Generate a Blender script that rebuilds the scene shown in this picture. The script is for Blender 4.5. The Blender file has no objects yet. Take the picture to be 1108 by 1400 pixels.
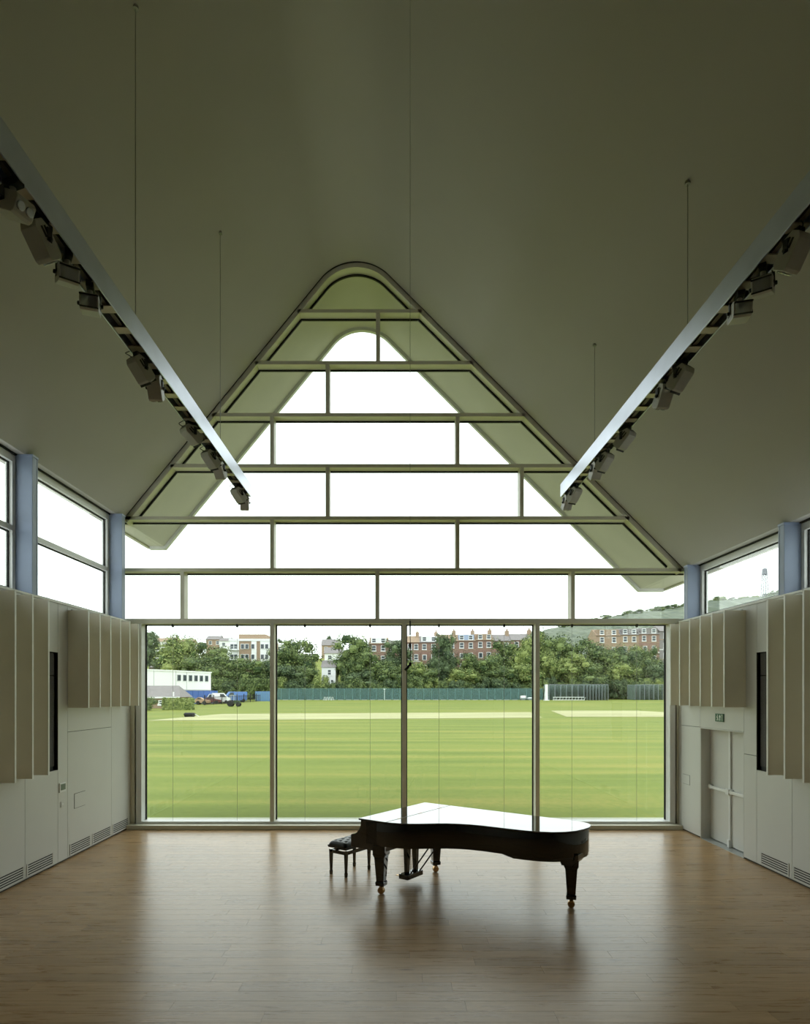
import bpy, bmesh, math, random
from mathutils import Vector, Matrix

# ------------------------------------------------------------------ camera, sky, exposure
S = bpy.context.scene
COL = S.collection
F = 880.0                      # focal length in pixels of the 1108 x 1400 frame
EYE = 2.7                      # eye height over the floor
VPX, VPY = 539.0, 949.0        # where the level optical axis meets the picture
cam = bpy.data.cameras.new('camera')
cam_o = bpy.data.objects.new('camera', cam)
COL.objects.link(cam_o)
cam_o.location = (0, 0, EYE)
cam_o.rotation_euler = (math.pi / 2, 0, 0)
cam.sensor_width = 36.0
cam.lens = F / 1400 * 36.0
cam.shift_x = (554 - VPX) / 1400
cam.shift_y = (VPY - 700) / 1400
cam.clip_end = 5000
cam.clip_start = 0.05
S.camera = cam_o

world = bpy.data.worlds.new('overcast_sky')
S.world = world
world.use_nodes = True
bg = world.node_tree.nodes['Background']
bg.inputs['Color'].default_value = (0.96, 1.0, 1.0, 1)
bg.inputs['Strength'].default_value = 2.5
S.view_settings.view_transform = 'Standard'
S.view_settings.look = 'None'
S.view_settings.gamma = 1.0
S.view_settings.use_curve_mapping = False
S.view_settings.exposure = 0.0

rnd = random.Random(7)


def at(px, py, Y):
    """pixel of the photograph + distance -> point"""
    return Vector(((px - VPX) * Y / F, Y, EYE - (py - VPY) * Y / F))


# ------------------------------------------------------------------ helpers
def tag(o, label=None, cat=None, group=None, kind=None):
    if label: o['label'] = label
    if cat: o['category'] = cat
    if group: o['group'] = group
    if kind: o['kind'] = kind
    return o


def empty(name, loc=(0, 0, 0), rz=0.0, parent=None):
    o = bpy.data.objects.new(name, None)
    COL.objects.link(o)
    o.empty_display_size = 0.1
    o.location = loc
    o.rotation_euler = (0, 0, rz)
    o.parent = parent
    return o


class MB:
    def __init__(self):
        self.v, self.f = [], []

    def poly(self, verts, faces, M=None):
        n = len(self.v)
        self.v += [tuple(M @ Vector(p)) if M else tuple(p) for p in verts]
        self.f += [tuple(i + n for i in f) for f in faces]
        return self

    def box(self, a, b, M=None):
        x0, y0, z0 = a
        x1, y1, z1 = b
        if x0 > x1: x0, x1 = x1, x0
        if y0 > y1: y0, y1 = y1, y0
        if z0 > z1: z0, z1 = z1, z0
        vs = [(x0, y0, z0), (x1, y0, z0), (x1, y1, z0), (x0, y1, z0),
              (x0, y0, z1), (x1, y0, z1), (x1, y1, z1), (x0, y1, z1)]
        fs = [(0, 3, 2, 1), (4, 5, 6, 7), (0, 1, 5, 4), (1, 2, 6, 5), (2, 3, 7, 6), (3, 0, 4, 7)]
        return self.poly(vs, fs, M)

    def frustum(self, c0, s0, c1, s1, M=None):
        """rectangular section c0 (x,y,z) half sizes s0 -> c1, s1"""
        vs = []
        for c, s in ((c0, s0), (c1, s1)):
            for sx, sy in ((-1, -1), (1, -1), (1, 1), (-1, 1)):
                vs.append((c[0] + sx * s[0], c[1] + sy * s[1], c[2]))
        fs = [(3, 2, 1, 0), (4, 5, 6, 7), (0, 1, 5, 4), (1, 2, 6, 5), (2, 3, 7, 6), (3, 0, 4, 7)]
        return self.poly(vs, fs, M)

    def prism(self, pts, axis, a, b, M=None):
        """pts polygon in the two other axes, extruded along axis ('x','y','z') from a to b"""
        def P(p, t):
            if axis == 'x': return (t, p[0], p[1])
            if axis == 'y': return (p[0], t, p[1])
            return (p[0], p[1], t)
        n = len(pts)
        vs = [P(p, a) for p in pts] + [P(p, b) for p in pts]
        fs = [tuple(range(n - 1, -1, -1)), tuple(range(n, 2 * n))]
        fs += [(i, (i + 1) % n, n + (i + 1) % n, n + i) for i in range(n)]
        return self.poly(vs, fs, M)

    def band(self, p0, p1, a, b):
        """closed sheet between two parallel polylines (x,z), extruded along y from a to b"""
        n = len(p0)
        vs = []
        for y in (a, b):
            vs += [(p[0], y, p[1]) for p in p0] + [(p[0], y, p[1]) for p in p1]
        fs = []
        for i in range(n - 1):
            fs.append((i, i + 1, n + i + 1, n + i))
            fs.append((2 * n + i, 3 * n + i, 3 * n + i + 1, 2 * n + i + 1))
            fs.append((i, 2 * n + i, 2 * n + i + 1, i + 1))
            fs.append((n + i, n + i + 1, 3 * n + i + 1, 3 * n + i))
        fs.append((0, n, 3 * n, 2 * n))
        fs.append((n - 1, 3 * n - 1, 4 * n - 1, 2 * n - 1))
        return self.poly(vs, fs)

    def tube(self, path, r, n=6, M=None):
        path = [Vector(p) for p in path]
        vs, fs = [], []
        for i, p in enumerate(path):
            d = (path[min(i + 1, len(path) - 1)] - path[max(i - 1, 0)]).normalized()
            up = Vector((0, 0, 1)) if abs(d.z) < 0.9 else Vector((1, 0, 0))
            s = d.cross(up).normalized()
            t = s.cross(d)
            rr = r[i] if isinstance(r, (list, tuple)) else r
            for k in range(n):
                a = 2 * math.pi * k / n
                vs.append(p + (s * math.cos(a) + t * math.sin(a)) * rr)
        for i in range(len(path) - 1):
            for k in range(n):
                fs.append((i * n + k, i * n + (k + 1) % n, (i + 1) * n + (k + 1) % n, (i + 1) * n + k))
        fs.append(tuple(range(n - 1, -1, -1)))
        fs.append(tuple(range((len(path) - 1) * n, len(path) * n)))
        return self.poly(vs, fs, M)

    def lathe(self, prof, n=16, M=None):
        """prof list of (r, z)"""
        vs, fs = [], []
        for r, z in prof:
            for k in range(n):
                a = 2 * math.pi * k / n
                vs.append((r * math.cos(a), r * math.sin(a), z))
        for i in range(len(prof) - 1):
            for k in range(n):
                fs.append((i * n + k, i * n + (k + 1) % n, (i + 1) * n + (k + 1) % n, (i + 1) * n + k))
        fs.append(tuple(range(n - 1, -1, -1)))
        fs.append(tuple(range((len(prof) - 1) * n, len(prof) * n)))
        return self.poly(vs, fs, M)

    def mesh(self, name, mat, bevel=0.0, seg=2, smooth=False):
        me = bpy.data.meshes.new(name)
        me.from_pydata(self.v, [], self.f)
        bm = bmesh.new()
        bm.from_mesh(me)
        bmesh.ops.recalc_face_normals(bm, faces=bm.faces)
        if bevel:
            es = [e for e in bm.edges if len(e.link_faces) == 2 and e.calc_face_angle(0) > 0.5]
            bmesh.ops.bevel(bm, geom=es, offset=bevel, segments=seg, affect='EDGES', profile=0.6)
        if smooth:
            for f in bm.faces: f.smooth = True
            for e in bm.edges:
                if len(e.link_faces) == 2 and e.calc_face_angle(0) > 0.7: e.smooth = False
            for f in bm.faces:                      # large flat caps keep their own plane
                if len(f.verts) > 6 or (len(f.verts) > 4 and f.calc_area() > 0.3):
                    for e in f.edges: e.smooth = False
        bm.to_mesh(me)
        bm.free()
        me.materials.append(mat)
        return me

    def build(self, name, mat, parent=None, bevel=0.0, seg=2, smooth=False):
        o = bpy.data.objects.new(name, self.mesh(name, mat, bevel, seg, smooth))
        COL.objects.link(o)
        o.parent = parent
        return o


def inst(name, me, parent=None, loc=(0, 0, 0), rot=(0, 0, 0), scale=(1, 1, 1)):
    o = bpy.data.objects.new(name, me)
    COL.objects.link(o)
    o.parent = parent
    o.location = loc
    o.rotation_euler = rot
    o.scale = scale
    return o


def copy_tree(o, parent=None):
    c = o.copy()
    COL.objects.link(c)
    if parent: c.parent = parent
    for ch in o.children:
        copy_tree(ch, c)
    return c


# ------------------------------------------------------------------ materials
def nt(name):
    m = bpy.data.materials.new(name)
    m.use_nodes = True
    t = m.node_tree
    return m, t, t.nodes['Principled BSDF']


def mat(name, col, rough=0.6, metal=0.0, noise=0.06, scale=6.0, spec=0.5, coat=0.0, bump=0.0, stretch=(1, 1, 1)):
    """plain painted surface with a little procedural unevenness"""
    m, t, b = nt(name)
    N, L = t.nodes, t.links
    tc = N.new('ShaderNodeTexCoord')
    mp = N.new('ShaderNodeMapping')
    mp.inputs['Scale'].default_value = stretch
    nz = N.new('ShaderNodeTexNoise')
    nz.inputs['Scale'].default_value = scale
    nz.inputs['Detail'].default_value = 4
    L.new(tc.outputs['Object'], mp.inputs['Vector'])
    L.new(mp.outputs['Vector'], nz.inputs['Vector'])
    r = N.new('ShaderNodeValToRGB')
    r.color_ramp.elements[0].position = 0.3
    r.color_ramp.elements[1].position = 0.7
    r.color_ramp.elements[0].color = tuple(max(0, c * (1 - noise)) for c in col) + (1,)
    r.color_ramp.elements[1].color = tuple(min(1, c * (1 + noise)) for c in col) + (1,)
    L.new(nz.outputs['Fac'], r.inputs['Fac'])
    L.new(r.outputs['Color'], b.inputs['Base Color'])
    b.inputs['Roughness'].default_value = rough
    b.inputs['Metallic'].default_value = metal
    b.inputs['Specular IOR Level'].default_value = spec
    b.inputs['Coat Weight'].default_value = coat
    b.inputs['Coat Roughness'].default_value = 0.03
    if bump:
        bp = N.new('ShaderNodeBump')
        bp.inputs['Strength'].default_value = bump
        bp.inputs['Distance'].default_value = 0.01
        L.new(nz.outputs['Fac'], bp.inputs['Height'])
        L.new(bp.outputs['Normal'], b.inputs['Normal'])
    return m


def glass_mat(name, tint, base=0.045):
    m = bpy.data.materials.new(name)
    m.use_nodes = True
    t = m.node_tree
    t.nodes.clear()
    N, L = t.nodes, t.links
    out = N.new('ShaderNodeOutputMaterial')
    tr = N.new('ShaderNodeBsdfTransparent')
    tr.inputs['Color'].default_value = tint + (1,)
    gl = N.new('ShaderNodeBsdfGlossy')
    gl.inputs['Roughness'].default_value = 0.0
    lw = N.new('ShaderNodeLayerWeight')
    lw.inputs['Blend'].default_value = 0.5
    pw = N.new('ShaderNodeMath'); pw.operation = 'POWER'; pw.inputs[1].default_value = 4.0
    ma = N.new('ShaderNodeMath'); ma.operation = 'MULTIPLY_ADD'
    ma.inputs[1].default_value = 0.8
    ma.inputs[2].default_value = base
    L.new(lw.outputs['Facing'], pw.inputs[0])
    L.new(pw.outputs[0], ma.inputs[0])
    mx = N.new('ShaderNodeMixShader')
    L.new(ma.outputs[0], mx.inputs['Fac'])
    L.new(tr.outputs[0], mx.inputs[1])
    L.new(gl.outputs[0], mx.inputs[2])
    L.new(mx.outputs[0], out.inputs['Surface'])
    return m


def plank_mat():
    m, t, b = nt('oak_plank')
    N, L = t.nodes, t.links
    geo = N.new('ShaderNodeNewGeometry')
    oi = N.new('ShaderNodeObjectInfo')
    add = N.new('ShaderNodeVectorMath'); add.operation = 'ADD'
    mul = N.new('ShaderNodeVectorMath'); mul.operation = 'SCALE'
    cmb = N.new('ShaderNodeCombineXYZ')
    L.new(oi.outputs['Random'], cmb.inputs[0]); L.new(oi.outputs['Random'], cmb.inputs[2])
    L.new(cmb.outputs[0], mul.inputs[0]); mul.inputs['Scale'].default_value = 41.0
    L.new(geo.outputs['Position'], add.inputs[0]); L.new(mul.outputs[0], add.inputs[1])
    mp = N.new('ShaderNodeMapping'); mp.inputs['Scale'].default_value = (1.1, 14, 14)
    L.new(add.outputs[0], mp.inputs['Vector'])
    nz = N.new('ShaderNodeTexNoise'); nz.inputs['Scale'].default_value = 1.6; nz.inputs['Detail'].default_value = 7
    nz.inputs['Roughness'].default_value = 0.62; nz.inputs['Distortion'].default_value = 0.6
    L.new(mp.outputs[0], nz.inputs['Vector'])
    grain = N.new('ShaderNodeValToRGB')
    e = grain.color_ramp.elements
    e[0].position = 0.25; e[0].color = (0.355, 0.208, 0.092, 1)
    e[1].position = 0.75; e[1].color = (0.58, 0.390, 0.205, 1)
    L.new(nz.outputs['Fac'], grain.inputs['Fac'])
    # board to board tone
    hv = N.new('ShaderNodeHueSaturation')
    mr = N.new('ShaderNodeMapRange'); mr.inputs['To Min'].default_value = 0.88; mr.inputs['To Max'].default_value = 1.10
    L.new(oi.outputs['Random'], mr.inputs['Value'])
    L.new(mr.outputs[0], hv.inputs['Value'])
    L.new(grain.outputs['Color'], hv.inputs['Color'])
    # knots
    mp2 = N.new('ShaderNodeMapping'); mp2.inputs['Scale'].default_value = (0.9, 3.2, 1)
    L.new(add.outputs[0], mp2.inputs['Vector'])
    vo = N.new('ShaderNodeTexVoronoi'); vo.inputs['Scale'].default_value = 1.1
    L.new(mp2.outputs[0], vo.inputs['Vector'])
    kr = N.new('ShaderNodeValToRGB')
    kr.color_ramp.elements[0].position = 0.02; kr.color_ramp.elements[0].color = (0.25, 0.17, 0.11, 1)
    kr.color_ramp.elements[1].position = 0.10; kr.color_ramp.elements[1].color = (1, 1, 1, 1)
    L.new(vo.outputs['Distance'], kr.inputs['Fac'])
    mx = N.new('ShaderNodeMix'); mx.data_type = 'RGBA'; mx.blend_type = 'MULTIPLY'; mx.inputs[0].default_value = 0.7
    L.new(hv.outputs['Color'], mx.inputs[6]); L.new(kr.outputs['Color'], mx.inputs[7])
    L.new(mx.outputs[2], b.inputs['Base Color'])
    rr = N.new('ShaderNodeMapRange'); rr.inputs['To Min'].default_value = 0.23; rr.inputs['To Max'].default_value = 0.34
    L.new(nz.outputs['Fac'], rr.inputs['Value']); L.new(rr.outputs[0], b.inputs['Roughness'])
    b.inputs['Specular IOR Level'].default_value = 0.48
    bp = N.new('ShaderNodeBump'); bp.inputs['Strength'].default_value = 0.12; bp.inputs['Distance'].default_value = 0.004
    L.new(nz.outputs['Fac'], bp.inputs['Height']); L.new(bp.outputs['Normal'], b.inputs['Normal'])
    return m


def grass_mat():
    m, t, b = nt('mown_grass')
    N, L = t.nodes, t.links
    geo = N.new('ShaderNodeNewGeometry')
    mp = N.new('ShaderNodeMapping'); mp.inputs['Scale'].default_value = (0.05, 0.55, 0.0)
    L.new(geo.outputs['Position'], mp.inputs['Vector'])
    n1 = N.new('ShaderNodeTexNoise'); n1.inputs['Scale'].default_value = 1.0; n1.inputs['Detail'].default_value = 6
    L.new(mp.outputs[0], n1.inputs['Vector'])
    n2 = N.new('ShaderNodeTexNoise'); n2.inputs['Scale'].default_value = 9.0; n2.inputs['Detail'].default_value = 3
    L.new(geo.outputs['Position'], n2.inputs['Vector'])
    av = N.new('ShaderNodeMix'); av.data_type = 'FLOAT'; av.inputs[0].default_value = 0.3
    L.new(n1.outputs['Fac'], av.inputs[2]); L.new(n2.outputs['Fac'], av.inputs[3])
    r = N.new('ShaderNodeValToRGB')
    e = r.color_ramp.elements
    e[0].position = 0.36; e[0].color = (0.118, 0.160, 0.024, 1)
    e[1].position = 0.64; e[1].color = (0.265, 0.250, 0.055, 1)
    k = e.new(0.5); k.color = (0.168, 0.208, 0.035, 1)
    L.new(av.outputs[0], r.inputs['Fac']); L.new(r.outputs['Color'], b.inputs['Base Color'])
    b.inputs['Roughness'].default_value = 0.8
    b.inputs['Specular IOR Level'].default_value = 0.15
    return m


def leaf_mat(name, c0, c1, scale=0.55, island=0.68):
    m, t, b = nt(name)
    N, L = t.nodes, t.links
    geo = N.new('ShaderNodeNewGeometry')
    nz = N.new('ShaderNodeTexNoise'); nz.inputs['Scale'].default_value = scale; nz.inputs['Detail'].default_value = 5
    L.new(geo.outputs['Position'], nz.inputs['Vector'])
    av = N.new('ShaderNodeMix'); av.data_type = 'FLOAT'; av.inputs[0].default_value = island
    L.new(nz.outputs['Fac'], av.inputs[2]); L.new(geo.outputs['Random Per Island'], av.inputs[3])
    r = N.new('ShaderNodeValToRGB')
    e = r.color_ramp.elements
    e[0].position = 0.25; e[0].color = c0 + (1,)
    e[1].position = 0.75; e[1].color = c1 + (1,)
    L.new(av.outputs[0], r.inputs['Fac']); L.new(r.outputs['Color'], b.inputs['Base Color'])
    b.inputs['Roughness'].default_value = 0.6
    b.inputs['Specular IOR Level'].default_value = 0.3
    return m


def brick_mat(name, c0, c1, mortar):
    m, t, b = nt(name)
    N, L = t.nodes, t.links
    tc = N.new('ShaderNodeTexCoord')
    mp = N.new('ShaderNodeMapping'); mp.inputs['Rotation'].default_value = (math.pi / 2, 0, 0)
    L.new(tc.outputs['Object'], mp.inputs['Vector'])
    br = N.new('ShaderNodeTexBrick')
    br.inputs['Scale'].default_value = 3.0
    br.inputs['Color1'].default_value = c0 + (1,); br.inputs['Color2'].default_value = c1 + (1,)
    br.inputs['Mortar'].default_value = mortar + (1,)
    L.new(mp.outputs[0], br.inputs['Vector'])
    L.new(br.outputs['Color'], b.inputs['Base Color'])
    b.inputs['Roughness'].default_value = 0.9
    return m


def net_mat(name, col, fac):
    m, t, b = nt(name)
    N, L = t.nodes, t.links
    out = N['Material Output']
    b.inputs['Base Color'].default_value = col + (1,)
    b.inputs['Roughness'].default_value = 0.9
    tr = N.new('ShaderNodeBsdfTransparent')
    mx = N.new('ShaderNodeMixShader')
    nz = N.new('ShaderNodeTexNoise'); nz.inputs['Scale'].default_value = 3.0
    mr = N.new('ShaderNodeMapRange'); mr.inputs['To Min'].default_value = fac - 0.12; mr.inputs['To Max'].default_value = fac + 0.12
    L.new(nz.outputs['Fac'], mr.inputs['Value']); L.new(mr.outputs[0], mx.inputs['Fac'])
    L.new(tr.outputs[0], mx.inputs[1]); L.new(b.outputs[0], mx.inputs[2])
    L.new(mx.outputs[0], out.inputs['Surface'])
    return m


M = {}
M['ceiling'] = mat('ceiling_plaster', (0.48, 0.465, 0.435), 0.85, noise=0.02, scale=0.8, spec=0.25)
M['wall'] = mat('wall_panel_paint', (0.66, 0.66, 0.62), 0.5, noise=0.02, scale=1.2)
M['back'] = mat('back_wall_bounce_tone', (0.34, 0.27, 0.19), 0.6, noise=0.2, scale=3)  # unseen wall; brown tone made up to limit its bounce light
M['fin'] = mat('fin_paint', (0.84, 0.79, 0.66), 0.55, noise=0.03, scale=2)
M['fin_edge'] = mat('fin_edge_paint', (0.85, 0.85, 0.80), 0.45, noise=0.02)
M['core'] = mat('dark_wall_core', (0.06, 0.058, 0.05), 0.9)
M['frame'] = mat('window_frame_paint', (0.72, 0.70, 0.58), 0.45, noise=0.03, scale=3)
M['frame_white'] = mat('white_frame_paint', (0.80, 0.81, 0.80), 0.4, noise=0.02, scale=3)
M['gasket'] = mat('black_gasket', (0.012, 0.013, 0.011), 0.7)
M['blue'] = mat('blue_grey_paint', (0.33, 0.40, 0.56), 0.45, noise=0.03, scale=3)
M['soffit'] = mat('soffit_render', (0.52, 0.49, 0.45), 0.85, noise=0.04, scale=1.5)
M['rim'] = mat('soffit_rim', (0.62, 0.62, 0.58), 0.5)
M['roof'] = mat('roof_metal', (0.25, 0.26, 0.27), 0.5, 0.3)
M['glass'] = glass_mat('clear_glass', (0.955, 0.985, 0.965))
M['plank'] = plank_mat()
M['subfloor'] = mat('plank_joint_dark', (0.05, 0.033, 0.018), 0.9)
M['alu'] = mat('brushed_aluminium', (0.52, 0.55, 0.64), 0.33, 0.9, noise=0.12, scale=2.0, stretch=(1, 0.6, 1))
M['rail_inside'] = mat('rail_inside_bronze', (0.10, 0.075, 0.05), 0.5, 0.3)
M['rail_plate'] = mat('rail_cross_plate', (0.50, 0.44, 0.36), 0.4, 0.4)
M['lamp'] = mat('lamp_housing_grey', (0.46, 0.45, 0.42), 0.42, 0.2, noise=0.05)
M['lamp_dark'] = mat('lamp_black', (0.015, 0.015, 0.016), 0.5)
M['lens'] = mat('lamp_lens', (0.55, 0.58, 0.60), 0.08, 0.6)
M['cable'] = mat('steel_cable', (0.32, 0.32, 0.30), 0.4, 0.5)
M['black'] = mat('piano_lacquer', (0.004, 0.004, 0.005), 0.05, noise=0.0, spec=0.62, coat=0.6)
M['black_satin'] = mat('black_satin', (0.008, 0.008, 0.010), 0.35)
M['leather'] = mat('black_leather', (0.012, 0.014, 0.018), 0.38, noise=0.2, scale=60, bump=0.25)
M['brass'] = mat('brass', (0.58, 0.39, 0.20), 0.25, 1.0, noise=0.15, scale=20)
M['ivory'] = mat('piano_key_white', (0.80, 0.78, 0.70), 0.25)
M['grass'] = grass_mat()
M['dry'] = mat('dry_cricket_turf', (0.40, 0.39, 0.215), 0.9, noise=0.14, scale=0.35, spec=0.1, stretch=(0.3, 1, 1))
M['leafA'] = leaf_mat('leaf_mid_green', (0.028, 0.058, 0.018), (0.215, 0.275, 0.095))
M['leafB'] = leaf_mat('leaf_dark_green', (0.022, 0.045, 0.021), (0.150, 0.205, 0.092))
M['leafC'] = leaf_mat('leaf_pale_green', (0.055, 0.100, 0.020), (0.320, 0.370, 0.120))
M['bark'] = mat('bark', (0.09, 0.07, 0.05), 0.9, noise=0.3)
M['hill'] = leaf_mat('wooded_hillside', (0.034, 0.058, 0.030), (0.125, 0.150, 0.085), 0.085, 0.0)
M['brick'] = brick_mat('red_brick', (0.235, 0.130, 0.105), (0.29, 0.17, 0.135), (0.32, 0.26, 0.22))
M['brick_b'] = brick_mat('brown_brick', (0.30, 0.20, 0.13), (0.36, 0.25, 0.17), (0.4, 0.34, 0.27))
M['tile_o'] = mat('orange_roof_tiles', (0.31, 0.225, 0.155), 0.9, noise=0.2, scale=2, stretch=(1, 1, 6))
M['tile_g'] = mat('grey_roof_slates', (0.23, 0.21, 0.21), 0.85, noise=0.18, scale=2, stretch=(1, 1, 6))
M['white'] = mat('white_render', (0.80, 0.81, 0.82), 0.6, noise=0.03)
M['pane'] = mat('far_window_glass', (0.05, 0.065, 0.08), 0.12)
M['cabin_blue'] = mat('cabin_blue', (0.055, 0.13, 0.38), 0.5)
M['van_blue'] = mat('van_blue', (0.10, 0.21, 0.52), 0.3)
M['teal_net'] = net_mat('teal_netting', (0.10, 0.185, 0.185), 0.60)
M['green_net'] = net_mat('dark_netting', (0.16, 0.22, 0.20), 0.42)
M['teal'] = mat('teal_paint', (0.16, 0.29, 0.30), 0.5)
M['rubber'] = mat('tyre_rubber', (0.02, 0.02, 0.02), 0.8)
M['steel'] = mat('galvanised_steel', (0.45, 0.47, 0.47), 0.45, 0.4)
M['mast'] = mat('mast_steel', (0.30, 0.31, 0.36), 0.6, 0.2)
M['sign_green'] = mat('sign_green', (0.016, 0.11, 0.05), 0.4)
M['sign_white'] = mat('sign_white', (0.75, 0.80, 0.76), 0.4)
M['screen'] = mat('grey_screen', (0.16, 0.19, 0.19), 0.2)
M['speaker'] = mat('speaker_grille', (0.085, 0.080, 0.072), 0.8, noise=0.2, scale=40)
M['orange'] = mat('orange_paint', (0.42, 0.27, 0.16), 0.5)
M['red'] = mat('dark_red_paint', (0.18, 0.05, 0.05), 0.4)

# ------------------------------------------------------------------ dimensions of the hall
YW = 12.98          # inner face of the gable glazing
XL, XR = -5.33, 5.75
WT = 4.17           # top of the side walls, sill of the clerestory
YB = -11.0           # unseen back wall, set deep to darken the near ceiling
GS = YW / F         # metres per pixel in the gable plane


def gx(px): return (px - VPX) * GS
def gz(py): return EYE - (py - VPY) * GS


# ceiling profile (x, z): flat eaves, two unequal slopes, rounded ridge
aL, bL, aR, bR = 12.853, 1.218, 11.026, -0.996
EL, ER = 6.23, 5.23
xa = (EL - aL) / bL
xb = (ER - aR) / bR
vx = (aR - aL) / (bL - bR)
vz = aL + bL * vx
dl = Vector((-1, -bL)).normalized()
dr = Vector((1, bR)).normalized()
half = math.acos(dl.dot(dr)) / 2
RAD = 0.93
tl = RAD / math.tan(half)
cen = Vector((vx, vz)) + (dl + dr).normalized() * (RAD / math.sin(half))
p_l, p_r = Vector((vx, vz)) + dl * tl, Vector((vx, vz)) + dr * tl
a0 = math.atan2(p_l.y - cen.y, p_l.x - cen.x)
a1 = math.atan2(p_r.y - cen.y, p_r.x - cen.x)
arc = [(cen.x + RAD * math.cos(a0 + (a1 - a0) * i / 24), cen.y + RAD * math.sin(a0 + (a1 - a0) * i / 24)) for i in range(25)]
PROF = [(-5.75, EL), (xa, EL)] + arc + [(xb, ER), (6.17, ER)]


def prof_z(x):
    for i in range(len(PROF) - 1):
        if PROF[i][0] <= x <= PROF[i + 1][0]:
            t = (x - PROF[i][0]) / max(1e-9, PROF[i + 1][0] - PROF[i][0])
            return PROF[i][1] + t * (PROF[i + 1][1] - PROF[i][1])
    return EL if x < 0 else ER


def offset(pts, d):
    """shift a polyline along its upward normal"""
    out = []
    n = len(pts)
    for i in range(n):
        ns = []
        for a, b in ((i - 1, i), (i, i + 1)):
            if a < 0 or b >= n: continue
            t = Vector((pts[b][0] - pts[a][0], pts[b][1] - pts[a][1])).normalized()
            ns.append(Vector((-t.y, t.x)))
        m = sum(ns, Vector((0, 0))).normalized()
        k = 1 / max(0.3, m.dot(ns[0]))
        out.append((pts[i][0] + m.x * d * k, pts[i][1] + m.y * d * k))
    return out


def cross_x(z, side):
    """x where the profile has height z, on the left (-1) or right (1) slope"""
    xs = [(-5.75 + i * 11.92 / 3000) for i in range(3001)]
    ok = [x for x in xs if prof_z(x) >= z]
    return min(ok) if side < 0 else max(ok)


# ------------------------------------------------------------------ setting: ceiling, roof, walls, floor
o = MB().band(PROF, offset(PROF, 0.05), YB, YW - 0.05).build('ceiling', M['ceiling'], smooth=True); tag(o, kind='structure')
o = MB().band(offset(PROF, 0.055), offset(PROF, 0.32), YB - 0.3, 15.3).build('roof', M['roof'], smooth=True); tag(o, kind='structure')
YO = 15.35
OVER = [(-5.80, EL - 0.03), (xa - 0.02, EL - 0.03)] + arc + [(xb + 0.02, ER - 0.03), (6.40, ER - 0.03)]
rov = empty('roof_overhang', (0, YW, EL)); tag(rov, kind='structure')


def wm(o_):
    m = o_.matrix_basis.copy()
    if o_.parent: m = wm(o_.parent) @ o_.matrix_parent_inverse @ m
    return m


def kid(o_, p):           # parent while keeping the place in the world
    o_.parent = p
    o_.matrix_parent_inverse = wm(p).inverted()
    return o_


kid(MB().band(OVER, offset(OVER, 0.05), YW + 0.26, YO - 0.1).build('soffit', M['soffit'], smooth=True), rov)
kid(MB().band(offset(OVER, -0.07), offset(OVER, 0.33), YO - 0.10, YO).build('verge_board', M['rim'], smooth=True), rov)
kid(MB().box((-5.87, YB, EL - 0.07), (-5.80, YO, EL + 0.25)).build('eaves_board', M['soffit']), rov)
kid(MB().box((6.40, YB, ER - 0.07), (6.47, YO, ER + 0.25)).build('eaves_board', M['soffit']), rov)

# side walls: dark core with painted panels in front, joints left open
TH = 0.42
NICHE = (9.36, 10.20, 1.50, 3.36)
DOOR = (10.57, 12.08, 2.08)


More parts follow.
